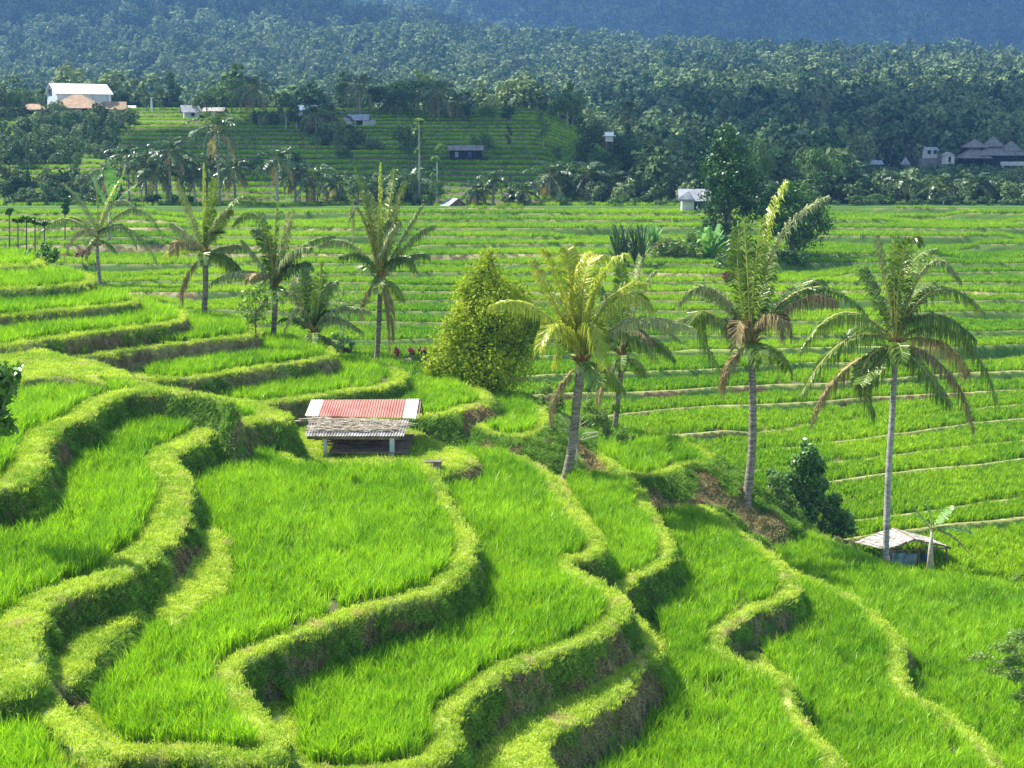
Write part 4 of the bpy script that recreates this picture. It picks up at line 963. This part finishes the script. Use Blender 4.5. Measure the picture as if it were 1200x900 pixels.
mb = MB(); mb.bar(rA, rB + (rB - rA) * .04, .07); mb.bar(eB + Vector((0, 0, -.06)), fB + Vector((0, 0, -.06)), .05); mb.bar(rB - Vector((0, 0, .05)), eB - Vector((0, 0, .04)), .05); mb.bar(rB - Vector((0, 0, .05)), fB - Vector((0, 0, .04)), .05)
for k in range(14):
    f = k / 13; q = eB.lerp(fB, f); mb.bar(q + Vector((0, 0, -.04)), q + Vector((0, 0, min(f, 1 - f) * .62)), .022)
mb.build('roof_frame', M['wood'], root)
for q, lean in ((eB.lerp(fB, .5), 0), (eB.lerp(fB, .93), .12), (eB.lerp(fB, .05), 0), (eA.lerp(fA, .1), 0), (eA.lerp(fA, .9), 0), (eB.lerp(fB, .62), 0)):
    mb = MB(); mb.bar(q, (q.x + lean, q.y, -.1), .07); mb.build('post', M['wood'], root)
mb = MB(); a = eB.lerp(fB, .08); b_ = eB.lerp(fB, .52)
for k in range(10):
    p0 = a.lerp(b_, k / 10); p1 = a.lerp(b_, (k + 1) / 10); w0 = .04 * math.sin(k * 2.1); w1 = .04 * math.sin((k + 1) * 2.1)
    mb.add([[p0.x, p0.y + w0, 0], [p1.x, p1.y + w1, 0], [p1.x, p1.y + w1, p1.z - .18], [p0.x, p0.y + w0, p0.z - .12 - .02 * k], [p0.x, p0.y + w0 + .02, 0], [p1.x, p1.y + w1 + .02, 0], [p1.x, p1.y + w1 + .02, p1.z - .18], [p0.x, p0.y + w0 + .02, p0.z - .12 - .02 * k]], [[0,1,2,3],[7,6,5,4],[0,4,5,1],[2,6,7,3]])
mb.build('side_screen', M['tarp'], root)
mb = MB(); p0 = eB.lerp(fB, .56)
for k in range(5): mb.bar((p0.x + .0 + k * .05, p0.y + .02 * (k % 2), .0), (p0.x + .0 + k * .05, p0.y, p0.z - .25), .06, .02)
mb.build('hanging_cloth', M['tarp_blue'], root)

# generic gabled box in local metres
def gable(name, label, cat, base, w, d, h, rh, wall, roof, over=.4, rz=0, axis='x', parts=None):
    root = empty(name, base, rz); tag(root, label, cat)
    mb = MB(); mb.box((0, 0, h / 2 - .3), (w, d, h + .6))
    if axis == 'x':
        mb.add([[-w/2, -d/2, h], [-w/2, d/2, h], [-w/2, 0, h + rh], [w/2, -d/2, h], [w/2, d/2, h], [w/2, 0, h + rh]], None, [[0, 2, 1], [3, 4, 5]])
    else:
        mb.add([[-w/2, -d/2, h], [w/2, -d/2, h], [0, -d/2, h + rh], [-w/2, d/2, h], [w/2, d/2, h], [0, d/2, h + rh]], None, [[0, 1, 2], [3, 5, 4]])
    mb.build('wall', M[wall], root)
    mb = MB(); o = over; e = .06
    if axis == 'x':
        k = rh / (d / 2)
        sheet(mb, (-w/2 - o, 0, h + rh + e), (w/2 + o, 0, h + rh + e), (w/2 + o, -d/2 - o, h + e - k * o), (-w/2 - o, -d/2 - o, h + e - k * o))
        sheet(mb, (-w/2 - o, .001, h + rh + e), (w/2 + o, .001, h + rh + e), (w/2 + o, d/2 + o, h + e - k * o), (-w/2 - o, d/2 + o, h + e - k * o))
    else:
        k = rh / (w / 2)
        sheet(mb, (0, -d/2 - o, h + rh + e), (0, d/2 + o, h + rh + e), (-w/2 - o, d/2 + o, h + e - k * o), (-w/2 - o, -d/2 - o, h + e - k * o))
        sheet(mb, (.001, -d/2 - o, h + rh + e), (.001, d/2 + o, h + rh + e), (w/2 + o, d/2 + o, h + e - k * o), (w/2 + o, -d/2 - o, h + e - k * o))
    mb.build('roof', M[roof], root)
    for (nm, x, y, z, sx_, sy_, sz_, mt) in (parts or []):
        mb = MB(); mb.box((x, y, z), (sx_, sy_, sz_)); mb.build(nm, M[mt], root)
    return root
def hip(name, label, cat, base, w, d, h, rh, wall, roof, over=.6, rz=0, ridge=.3, parts=None, tiers=None, wallfrac=1.0):
    root = empty(name, base, rz); tag(root, label, cat)
    mb = MB(); mb.box((0, 0, h / 2 - .3), (w * wallfrac, d * wallfrac, h + .6)); mb.build('wall', M[wall], root)
    for (cx, cy, cz, ww, dd, rr, rg) in [(0, 0, h, w, d, rh, ridge)] + (tiers or []):
        a, b = ww / 2 + over, dd / 2 + over; g = ww * rg / 2
        V = [[cx - a, cy - b, cz], [cx + a, cy - b, cz], [cx + a, cy + b, cz], [cx - a, cy + b, cz], [cx - g, cy, cz + rr], [cx + g, cy, cz + rr]]
        mb = MB(); mb.add(V + [[x, y, z - .12] for x, y, z in V[:4]], [[0, 1, 5, 4], [2, 3, 4, 5], [0, 6, 7, 1], [1, 7, 8, 2], [2, 8, 9, 3], [3, 9, 6, 0], [9, 8, 7, 6]], [[1, 2, 5], [3, 0, 4]])
        mb.build('roof', M[roof], root)
    for (nm, x, y, z, sx_, sy_, sz_, mt) in (parts or []):
        mb = MB(); mb.box((x, y, z), (sx_, sy_, sz_)); mb.build(nm, M[mt], root)
    return root
# white shed building on the hill
wb = hit(95, 134, 150); k = wb.y / F; wb.y += 6; wb.z = gz(wb.x, wb.y) ; k = wb.y / F
wb.x = at(93, 120, wb.y).x
zb = wb.z; top = at(90, 98.5, wb.y).z - zb; eav = at(90, 110.0, wb.y).z - zb
W = 60 * k
root = gable('warehouse', 'large white metal building on the left hilltop behind the tiled pavilion', 'building', wb, W, 7.5, eav, top - eav, 'greyblue', 'white', .35, R(33), 'x')
for i in range(4):
    mb = MB(); mb.box((-W/2 + W * (i + .02) / 3.1, -3.78, eav / 2), (.14, .05, eav)); mb.build('wall_seam', M['post'], root)
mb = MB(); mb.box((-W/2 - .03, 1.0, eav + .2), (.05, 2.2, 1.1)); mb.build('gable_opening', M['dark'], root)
mb = MB(); mb.box((W/2 - .4, -4.0, eav / 2), (.25, .25, eav)); mb.build('corner_post', M['white'], root)
tb = hit(92, 136, 150); kk = tb.y / F
hp = hip('pavilion', 'brown tiled pavilion roof in front of the white hilltop building', 'pavilion', tb + Vector((0, 0, 0)), 56 * kk, 6, 1.1, 15.5 * kk, 'dark', 'tile', .35, 0, .18, [('wall_panel', 1.0, -2.9, .5, 1.2, .1, .8, 'plaster'), ('post', -.6, -3.2, .5, .15, .15, 1.1, 'plaster')], [(-8.2 , .4, .9, 4.2, 3, 1.0, .4)], .9)
rb = hillhit(132, 131, 150) + Vector((0, 1.5, 0)); gable('house', 'low red tiled roof right of the white hilltop building', 'house', rb, 3.4, 3.5, .5, 1.2, 'plaster', 'tile', .4, R(15), 'x')
gable('house', 'tiny white roofed hut beyond the red tiled roof on the hill', 'house', hillhit(153, 128, 150) + Vector((0, 1, 0)), 1.3, 1.2, .3, .45, 'plaster', 'white', .15)
def pole(label, u, v0, v1, mat='white', w=.22, name='pole'):
    b = hillhit(u, v0); h = at(u, v1, b.y).z - b.z; mb = MB(); mb.tube([(0, 0, -.2), (0, 0, h)], [w, w * .7], 8); mb.box((0, 0, h + .05), (w * 3, w * 1.2, .1))
    o = mb.build(name, M[mat], None, False, b); tag(o, label, 'pole')
pole('white pole standing on the hill right of the white building', 178, 131, 115)
pole('thin pale pole behind the small grey roofed hut on the hill', 225, 128, 110, 'post', .1)
b = hillhit(224, 137, 150); gable('field_hut', 'small grey roofed hut on the hill left of the crest palm', 'hut', b, 2.6, 2.4, 1.0, .9, 'plaster', 'tin_grey', .5, R(20), 'x', [('door', .2, -1.22, .45, .6, .05, .9, 'dark')])
b = hillhit(252, 135, 150); gable('house', 'low pale roof between the trees right of the small grey hut', 'house', b, 3.2, 2, .6, .5, 'wood', 'tin', .4)
b = hillhit(360, 135, 150); gable('house', 'blue-grey sheet roof on the slope beside the two hill palms', 'house', b, 2.8, 2.4, .9, .7, 'greyblue', 'white', .4)
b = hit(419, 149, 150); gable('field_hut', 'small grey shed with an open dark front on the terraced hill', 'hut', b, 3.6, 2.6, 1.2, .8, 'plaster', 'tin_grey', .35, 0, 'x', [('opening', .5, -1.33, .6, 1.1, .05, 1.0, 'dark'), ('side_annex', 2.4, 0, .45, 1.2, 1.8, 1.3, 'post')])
b = ground_at(532, 156.5); gable('field_hut', 'grey tin roof half sunk behind the far edge of the paddies', 'hut', b, 2.1, 2.2, .2, .75, 'wood', 'tin_grey', .3, R(25), 'y')
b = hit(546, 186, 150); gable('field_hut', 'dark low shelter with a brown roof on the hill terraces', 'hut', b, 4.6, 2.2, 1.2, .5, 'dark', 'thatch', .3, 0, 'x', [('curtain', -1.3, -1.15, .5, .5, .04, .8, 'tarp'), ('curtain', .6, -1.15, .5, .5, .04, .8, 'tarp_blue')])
b = hit(713, 170, 150) + Vector((0, 0, 0)); b = ground_at(713, 190); SH = b.copy(); z1 = at(713, 166, 190).z - b.z
root = empty('hilltop_shrine', b); tag(root, 'small white roofed shrine on stilts among the trees right of the hill terraces', 'shrine')
mb = MB(); [mb.box((x, y, z1 / 2), (.14, .14, z1)) for x in (-.4, .4) for y in (-.4, .4)]; mb.build('stilt_base', M['bark'], root)
mb = MB(); mb.box((0, 0, z1 + .4), (1.1, 1.0, .8)); mb.build('wall', M['plaster'], root)
mb = MB(); mb.box((0, 0, z1 + .85), (1.9, 1.6, .12)); mb.box((0, 0, z1 + 1.15), (1.3, 1.0, .5)); mb.build('roof', M['white'], root)
# grey hut at the far side of the paddies
b = hit(813, 249.5, 100); k = b.y / F
root = gable('field_hut', 'grey walled field hut with a hipped shingle roof left of the tall dark tree', 'hut', b, 29 * k, 3.0, 17 * k, 10 * k, 'plaster', 'tin_grey', .45, R(-4), 'x',
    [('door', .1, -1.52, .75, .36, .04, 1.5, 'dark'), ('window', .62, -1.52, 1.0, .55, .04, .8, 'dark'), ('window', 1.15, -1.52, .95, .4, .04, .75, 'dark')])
mb = MB(); w2 = 29 * k / 2
mb.add([[-w2 - .65, -1.9, 17 * k - .05], [-.1, -1.9, 17 * k - .05], [-.7, -1.3, 26 * k], [-w2 - .65, -1.9, 17 * k - .18], [-.1, -1.9, 17 * k - .18], [-.7, -1.3, 25 * k]], [[0, 3, 4, 1], [1, 4, 5, 2], [2, 5, 3, 0]], [[0, 1, 2], [5, 4, 3]])
mb.build('porch_gable', M['tin_grey'], root)

# pagoda-roofed house on the right, and the sheds along the road below it
b = ground_at(1163, 300); z0 = b.z; k = 300 / F
bz = at(1163, 199, 300).z; b.z = bz
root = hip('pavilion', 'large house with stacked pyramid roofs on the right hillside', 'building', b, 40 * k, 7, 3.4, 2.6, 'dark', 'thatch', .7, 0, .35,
    [('balcony', 3.2, -4.3, 1.5, 6.2, .3, .9, 'plaster')], [(-4.6, 0, 5.2, 3.4, 3.4, 1.7, .1), (-.4, 0, 5.4, 2.6, 2.6, 2.3, .05), (3.6, -.6, 4.3, 3.6, 3.4, 2.2, .08), (3.8, -1.4, 3.4, 6.4, 4.5, 1.5, .2), (-5.0, -1.2, 2.8, 5, 5, 2.2, .3)], .85)
for x in (.6, 2.4, 4.2, 6.0):
    mb = MB(); mb.box((x, -4.5, -.2), (.32, .32, 2.6)); mb.build('column', M['tile'] if x > 3 else M['plaster'], root)
mb = MB(); mb.box((0, 0, (z0 - bz) / 2 - .6), (46 * k * .8, 6, abs(z0 - bz) + 1.0)); mb.build('foundation', M['thatch'], root)
mb = MB(); mb.box((2.0, -4.6, -1.8), (2.2, .3, 1.3)); mb.build('parapet', M['white'], root)
b = ground_at(1015, 262); b.z = at(1015, 198, 262).z; root = gable('shed_row', 'long tin roofed shed with an orange strip in the right wood', 'shed', b, 30 * 262 / F, 3.5, 1.0, .7, 'dark', 'tin_grey', .3, 0, 'x', [('orange_panel', 1.0, -1.8, .2, 2.6, .05, .5, 'tile')])
mb = MB(); mb.box((0, 0, -3), (4.6, 3, 5.4)); mb.build('foundation', M['thatch'], root)
b = ground_at(1088, 285); b.z = at(1088, 183, 285).z; root = gable('house', 'pale plastered house between trees left of the pagoda-roofed house', 'house', b, 2.4, 2.4, 1.3, .6, 'plaster', 'tin_grey', .3, 0, 'x', [('window', -.6, -1.52, .9, .6, .05, .8, 'dark'), ('window', .7, -1.52, .9, .6, .05, .8, 'dark')])
mb = MB(); mb.box((.5, 0, -3.3), (4.6, 3.2, 5.8)); mb.build('foundation', M['thatch'], root)
b = ground_at(1110, 280); b.z = at(1110, 190, 280).z; root = gable('house', 'pale lower house right beside the pale plastered house', 'house', b, 2.0, 2, 1.6, .5, 'plaster', 'tin', .3, 0, 'y', [('doorway', 0, -1.02, .6, .5, .05, 1.2, 'dark')])
mb = MB(); mb.box((0, 0, -3), (2.2, 2.2, 5.2)); mb.build('foundation', M['thatch'], root)
b = ground_at(1060, 262); b.z = at(1060, 197, 262).z; root = hip('shrine', 'small grey pyramid roof in the trees below the pale plastered house', 'shrine', b, 1.0, 1.0, .8, 1.4, 'wood', 'tin_grey', .3, 0, .05)
mb = MB(); mb.box((0, 0, -3), (1.1, 1.1, 5.4)); mb.build('foundation', M['thatch'], root)

# ------------------------------------------------------------------ trees of the middle distance: a few kinds, copied
def far_tree(kind, seed):
    r = random.Random(seed); root = empty('leafy_tree', (0, 0, 0)); L = []
    if kind == 'round':
        for k in range(7): L.append((Vector((r.uniform(-.32, .32), r.uniform(-.3, .3), r.uniform(.45, .85))), r.uniform(.16, .26)))
        n, s, asp = 2200, .058, .6
    elif kind == 'umbrella':
        for k in range(9): x = r.uniform(-.62, .62); L.append((Vector((x, r.uniform(-.4, .4), .82 - x * x * .45 + r.uniform(-.06, .06))), (.26, .24, .13)))
        for k in range(4): L.append((Vector((r.uniform(-.3, .3), r.uniform(-.3, .3), r.uniform(.45, .65))), (.2, .2, .12)))
        n, s, asp = 2300, .06, .6
    elif kind == 'slender':
        for k in range(8): z = .35 + .6 * k / 7; L.append((Vector((r.uniform(-.13, .13), r.uniform(-.1, .1), z)), (r.uniform(.1, .19) * (1.25 - z * .6), .14, .09)))
        n, s, asp = 1200, .05, .6
    else:  # shrub
        for k in range(5): L.append((Vector((r.uniform(-.45, .45), r.uniform(-.3, .3), r.uniform(.25, .6))), (r.uniform(.25, .38), .3, r.uniform(.22, .36))))
        n, s, asp = 900, .11, .6
    mb = MB(); top = Vector((r.uniform(-.05, .05), 0, .7 if kind != 'bush' else .4))
    limbs(mb, (0, 0, -.05), top, L, .022 if kind != 'slender' else .014, seed, 5); mb.build('trunk', M['bark_pale' if kind == 'slender' else 'bark'], root)
    link('crown', crown_mesh(L, n, s, seed, M['mid_leaf'], fill=.3, aspect=asp), root)
    return root
KT = {k: [far_tree(k, 500 + i * 7 + j) for j in range(m)] for i, (k, m) in enumerate((('round', 4), ('umbrella', 3), ('slender', 4), ('bush', 4)))}
used = set()
def put_tree(kind, base, h, label, group=None, cat=None, wide=1.0):
    src = KT[kind][random.randrange(len(KT[kind]))]
    if src.name in used: o = copy_tree(src)
    else: used.add(src.name); o = src
    o.location = base; o.rotation_euler = (0, 0, random.uniform(-.6, .6) + (math.pi if random.random() < .5 else 0)); o.scale = (h * wide, h * wide, h)
    tag(o, label, cat or ('bush' if kind == 'bush' else 'tree')); 
    if group: o['group'] = group
    elif 'group' in o: del o['group']
    if kind == 'bush': o.name = 'shrub'
    return o
def hpx(b, px): return px * b.y / F
def cap_h(b, h):
    u = 600 + b.x / b.y * 1480
    if u < 985 or b.y > 300: return h
    return max(1.5, min(h, -(204 - 160) / F * b.y - b.z))
for (kind, u, v, hp_, wide, lab) in [
    ('umbrella', 490, 136, 40, 1.3, 'wide umbrella-shaped tree on the hill crest left of the wind-bent palm'),
    ('umbrella', 445, 134, 30, 1.2, 'smaller umbrella tree beside the crest palm above the grey shed'),
    ('round', 506, 140, 24, 1.0, 'dark round tree under the right side of the umbrella-shaped tree'),
    ('round', 568, 145, 24, 1.1, 'left one of the dark round trees at the right end of the crest'),
    ('round', 593, 147, 22, 1.1, 'right one of the dark round trees at the right end of the crest'),
    ('round', 548, 143, 18, 1.1, 'small round tree between the two crest palms and the dark round trees'),
    ('round', 8, 138, 40, 1.2, 'dark broad tree at the far left edge of the hill'),
    ('round', 35, 132, 26, 1.1, 'dark tree between the left edge and the white hilltop building'),
    ('round', 243, 137, 34, 1.0, 'grey-green tree behind the small grey roofed hut on the hill'),
    ('umbrella', 272, 134, 40, .9, 'tall feathery tree left of the lone crest palm'),
    ('round', 172, 131, 16, .9, 'small tree beside the white pole on the hill'),
    ('round', 187, 130, 11, .9, 'smallest tree right of the white pole on the hill'),
    ('slender', 335, 150, 38, 1.2, 'narrow leafy tree left of the blue-grey sheet roof'),
    ('slender', 347, 152, 28, 1.3, 'shorter narrow tree touching the blue-grey sheet roof'),
    ('round', 480, 198, 52, .8, 'grey-green tree in the middle of the hill terraces'),
    ('round', 468, 210, 36, 1.0, 'very dark round tree in the middle of the hill terraces'),
    ('round', 452, 206, 22, 1.0, 'dark tree left of the very dark round tree on the terraces'),
    ('round', 513, 212, 30, .7, 'small dark tree behind the shorter spindly papaya'),
    ('round', 568, 184, 26, 1.2, 'leafy tree covering the right end of the dark low shelter'),
    ('bush', 614, 178, 14, 1.0, 'single round bush on the upper right of the hill terraces'),
    ('bush', 632, 176, 9, 1.0, 'small bush right of the single round bush on the terraces'),
    ('slender', 596, 178, 28, .7, 'thin bare tree in front of the hill terraces'),
    ('bush', 545, 190, 9, 1.4, 'low bush in front of the dark low shelter'),
    ('bush', 415, 178, 16, 1.2, 'bush below the small grey shed on the terraced hill'),
    ('bush', 435, 176, 12, 1.2, 'bush right below the small grey shed on the terraced hill'),
    ('bush', 385, 170, 16, 1.2, 'bush under the hill palms left of the small grey shed'),
    ('round', 420, 236, 36, 1.2, 'big grey-green tree behind the torn crown of the palm with the dead frond'),
    ('bush', 496, 237, 14, 1.2, 'flowering bush with red blooms at the foot of the spindly papayas'),
    ('umbrella', 1026, 238, 14, 1.0, 'small bright umbrella tree at the right field edge'),
    ('umbrella', 1003, 238, 12, 1.3, 'low bright green tree left of the small umbrella tree at the field edge'),
    ('umbrella', 955, 236, 66, .55, 'tall open tree with spreading crown behind the rounded dark tree'),
    ('round', 888, 236, 80, .4, 'tall dark tree rising between the two dark trees by the hut')]:
    b = hillhit(u, v) if v < 200 else ground_at(u, 158)
    put_tree(kind, b, hpx(b, hp_), lab, wide=wide)
for i in range(15):
    u = -8 + i * 10.5 + random.uniform(-4, 4); v = random.uniform(150, 226); b = hit(u, v, 150)
    put_tree('slender' if i % 3 else 'round', b, hpx(b, min(random.uniform(30, 52), v - 137)), 'thin dark tree in the wood on the slope below the white hilltop building', 'slender trees on the left slope', wide=.8)
for i in range(16):
    u = 10 + i * 14; put_tree('bush', ground_at(u, 156 + random.uniform(0, 5)), hpx(Vector((0, 160, 0)), random.uniform(9, 18)), 'dark bush along the left field edge below the hill', 'bushes along the left field edge', wide=1.1)
for i in range(4):
    u = 235 + i * 56 + random.uniform(-8, 8)
    b = hit(u, random.uniform(175, 225), 150); put_tree('bush' if i % 2 else 'round', b, hpx(b, random.uniform(12, 24)), 'dark leafy tree on the lower slope behind the field edge palms', 'trees on the lower slope', cat='tree')
for i in range(34):
    u = 640 + (i * 61 % 200) + random.uniform(-6, 6); Y = random.uniform(162, 250)
    b = ground_at(u, Y); put_tree('slender' if i % 4 == 0 else 'round', b, hpx(b, random.uniform(32, 58) * (1 if Y > 190 else .7)), 'dark green tree in the wood right of the terraced hill', 'trees right of the terraced hill', wide=.85)
for i in range(46):
    u = 840 + (i * 83 % 380) + random.uniform(-6, 6); Y = random.uniform(165, 290)
    b = ground_at(u, Y); put_tree(['round', 'slender', 'round', 'umbrella'][i % 4], b, cap_h(b, hpx(b, random.uniform(26, 44))), 'dark green tree in the wood beyond the right field edge', 'trees beyond the right field edge', wide=.85)
for i in range(30):
    u = 640 + i * 19 + random.uniform(-5, 5); put_tree('bush', ground_at(u, 155 + random.uniform(0, 6)), hpx(Vector((0, 160, 0)), random.uniform(8, 16)), 'low bush along the right field edge before the wood', 'bushes along the right field edge', wide=1.2)
for (du, dy, hh) in ((-1.5, -1.5, 5.2), (1.6, -1.2, 5.6), (.2, -2.6, 4.6), (3.5, 1, 7.5), (-3.6, 1.5, 7.2)):
    p = SH + Vector((du, dy, 0)); p.z = gz(p.x, p.y); put_tree('round', p, hh * (z1 / 6.0) if abs(du) < 3 else hh, 'leafy tree crowding the stilts of the small white roofed shrine', 'trees around the small shrine')
for k in KT:
    for s in KT[k]:
        if s.name not in used:
            for c in kids(s): bpy.data.objects.remove(c)
            bpy.data.objects.remove(s)

# ------------------------------------------------------------------ far woods (one mass)
def wood_tree(seed):
    r = random.Random(seed); L = []
    for k in range(6): L.append((Vector((r.uniform(-.3, .3), r.uniform(-.3, .3), r.uniform(.3, .9))), (r.uniform(.2, .3), .25, r.uniform(.18, .3))))
    V, Q = leaf_cloud(L, 800, .115, seed, fill=.6, aspect=.75)
    return proto('woodland_tree', mesh_np('woodland_tree', V, Q, None, [M['forest']]))
def wood_tall(seed):
    r = random.Random(seed); L = []
    for k in range(6): z = .3 + k * .14; L.append((Vector((r.uniform(-.08, .08), r.uniform(-.08, .08), z)), (.2 - .02 * k, .2 - .02 * k, .12)))
    V, Q = leaf_cloud(L, 600, .095, seed, fill=.5, aspect=.7)
    return proto('woodland_tree', mesh_np('woodland_tree', V, Q, None, [M['forest']]))
wp = [wood_tree(900 + i) for i in range(5)] + [wood_tall(920 + i) for i in range(3)]
A = fanpts(163, 2290, lambda y: np.interp(y, [163, 262, 330, 600, 1100, 2300], [.05, .05, .055, .030, .012, .007]), .56)
u_ = 600 + A[:, 0] / A[:, 1] * 1480
keep = (A[:, 1] > 258) | (u_ > 735)
A = A[keep]; u_ = u_[keep]
h = ground(A[:, 0], A[:, 1])[0]; n = len(A)
keep = ~((A[:, 1] > 1040) & (A[:, 1] < 1180) & (u_ > 800))
size = np.interp(A[:, 1], [163, 300, 700, 1040, 1250, 2300], [4.5, 6.5, 8.5, 10, 20, 27]) * (.5 + 1.35 * rng.uniform(0, 1, n) ** 1.7)
vi = np.where(rng.uniform(0, 1, n) < .28, rng.integers(5, 8, n), rng.integers(0, 5, n))
# no tall wood right in front of the houses on the right
near_house = (A[:, 1] < 300) & (u_ > 990)
size = np.where(near_house, np.clip(np.minimum(size, -(203 - 160) / F * A[:, 1] - h + .12 * size), 1.2, 9), size)
PW = np.stack([A[:, 0], A[:, 1], h - size * .12], 1)
scatter('far_woods', PW[keep], np.stack([rng.normal(0, .08, n), rng.normal(0, .08, n), rng.uniform(0, 6.28, n)], 1)[keep], size[keep], vi[keep], wp, 'dense forest covering the hills behind the valley')
print('forest', n)
# undergrowth on the slopes of the hill
A = fanpts(160, 262, lambda y: .30, .50); u_ = 600 + A[:, 0] / A[:, 1] * 1480
m = (noise(A[:, 0], A[:, 1], 14, 70, 2) > np.where(u_ < 150, -.12, np.where(u_ < 740, .42, -2)))
m &= ~((u_ > 240) & (u_ < 740) & (A[:, 1] > 238)) & ~((A[:, 1] > 232) & (u_ < 240))
A = A[m]; h = ground(A[:, 0], A[:, 1])[0]; n = len(A)
scatter('undergrowth', np.stack([A[:, 0], A[:, 1], h - .3], 1), np.stack([rng.normal(0, .08, n), rng.normal(0, .08, n), rng.uniform(0, 6.28, n)], 1), rng.uniform(1.2, 3.0, n), rng.integers(0, 5, n), wp, 'tangled green undergrowth on the hill slopes')
print('undergrowth', n)

# ------------------------------------------------------------------ clouds high above, outside the picture; they shade parts of the hills

def cloud(name, label, lumps, z, seed):
    r = random.Random(seed); mb = MB()
    for (cx, cy, rx, ry) in lumps:
        nu, nv = 28, 12; V = []
        for j in range(nv + 1):
            ph = math.pi * j / nv
            for i in range(nu):
                a = 2 * math.pi * i / nu; wv = 1 + .14 * math.sin(3 * a + cx) + .09 * math.sin(7 * a + cy) + .05 * math.sin(13 * a + cx * 2)
                V.append([cx + rx * wv * math.sin(ph) * math.cos(a), cy + ry * wv * math.sin(ph) * math.sin(a), z + 60 + (60 if j < nv / 2 else 22) * math.cos(ph) * (1 + .2 * math.sin(5 * a + j))])
        Q = [[j * nu + i, (j + 1) * nu + i, (j + 1) * nu + (i + 1) % nu, j * nu + (i + 1) % nu] for j in range(nv) for i in range(nu)]
        mb.add(V, Q)
    o = mb.build(name, M['cloud'], None, True); tag(o, label, kind='stuff'); return o
M['cloud'] = solid_mat('cloud_white', (.85, .85, .86), (.9, .9, .9), .01, 1.0, coord='pos')
SDX, SDY = -.553 / .788, .270 / .788
def shade(x, y, zg, rx, ry, zc=460): t = zc - zg; return (x + SDX * t, y + SDY * t, rx, ry)
cloud('cloud', 'large white cloud high over the far mountain', [shade(250, 1700, 150, 420, 330), shade(800, 1700, 150, 520, 560), shade(330, 2150, 200, 600, 330), shade(700, 1330, 80, 480, 190), shade(130, 1460, 110, 170, 160), shade(-250, 2050, 220, 330, 190), shade(-600, 1750, 200, 190, 130), shade(-330, 1250, 150, 150, 70), shade(-330, 885, 80, 120, 42), shade(-190, 925, 88, 95, 50), shade(-60, 945, 88, 90, 42), shade(60, 1020, 90, 130, 50)], 400, 3)
cloud('cloud', 'smaller white cloud high over the right wood', [shade(170, 300, -5, 110, 120), shade(95, 235, -7, 60, 60), shade(260, 390, 0, 170, 95), shade(120, 390, 0, 80, 60), shade(-10, 205, -4, 46, 36), shade(30, 215, -4, 40, 34)], 400, 5)
# ------------------------------------------------------------------ camera, light, air
cam = bpy.data.cameras.new('camera'); co = bpy.data.objects.new('camera', cam); COL.objects.link(co)
cam.lens = 45.0; cam.sensor_width = 36.0; cam.clip_start = 0.1; cam.clip_end = 6000
co.location = (0, 0, 0); co.rotation_euler = (math.pi / 2 - TH, 0, 0)
scene.camera = co
SUN_EL, SUN_AZ = 52.0, -64.0     # azimuth from +Y towards +X (negative: to the left)
sd = Vector((math.sin(R(SUN_AZ)) * math.cos(R(SUN_EL)), math.cos(R(SUN_AZ)) * math.cos(R(SUN_EL)), math.sin(R(SUN_EL))))
sl = bpy.data.lights.new('sun', 'SUN'); so = bpy.data.objects.new('sun', sl); COL.objects.link(so)
sl.energy = 5.0; sl.angle = R(.5); sl.color = (1.0, .95, .86)
so.rotation_euler = sd.to_track_quat('Z', 'Y').to_euler(); so.location = sd * 400
w = bpy.data.worlds.new('World'); scene.world = w; w.use_nodes = True
nt = w.node_tree; nt.nodes.clear()
sky = nt.nodes.new('ShaderNodeTexSky'); sky.sky_type = 'NISHITA'; sky.sun_disc = False
sky.sun_elevation = R(SUN_EL); sky.sun_rotation = R(SUN_AZ); sky.air_density = 1.2; sky.dust_density = .6
bg = nt.nodes.new('ShaderNodeBackground'); bg.inputs['Strength'].default_value = .115
wo = nt.nodes.new('ShaderNodeOutputWorld'); nt.links.new(sky.outputs[0], bg.inputs[0]); nt.links.new(bg.outputs[0], wo.inputs['Surface'])

hm, hnt, hout = new_mat('haze_air')
pv_ = hnt.nodes.new('ShaderNodeVolumePrincipled')
pv_.inputs['Color'].default_value = (.22, .48, .95, 1); pv_.inputs['Density'].default_value = HAZE; pv_.inputs['Anisotropy'].default_value = 0.0
hnt.links.new(pv_.outputs[0], hout.inputs['Volume'])
b = MB(); b.box((0, 1150, 180), (3300, 2400, 420)); hz_ = b.build('haze', hm); tag(hz_, 'thin bluish air over the whole valley', kind='stuff')

scene.render.engine = 'CYCLES'
cy = scene.cycles
cy.max_bounces = 6; cy.diffuse_bounces = 3; cy.glossy_bounces = 2; cy.transmission_bounces = 4; cy.volume_bounces = 0; cy.transparent_max_bounces = 8
cy.use_denoising = DENOISE; cy.denoiser = 'OPENIMAGEDENOISE'; cy.denoising_input_passes = 'RGB_ALBEDO_NORMAL'; cy.sample_clamp_indirect = 6
cy.use_adaptive_sampling = True; cy.adaptive_threshold = .01
vs = scene.view_settings; vs.view_transform = 'Standard'; vs.look = 'None'; vs.gamma = 1; vs.use_curve_mapping = False; vs.exposure = EXPO
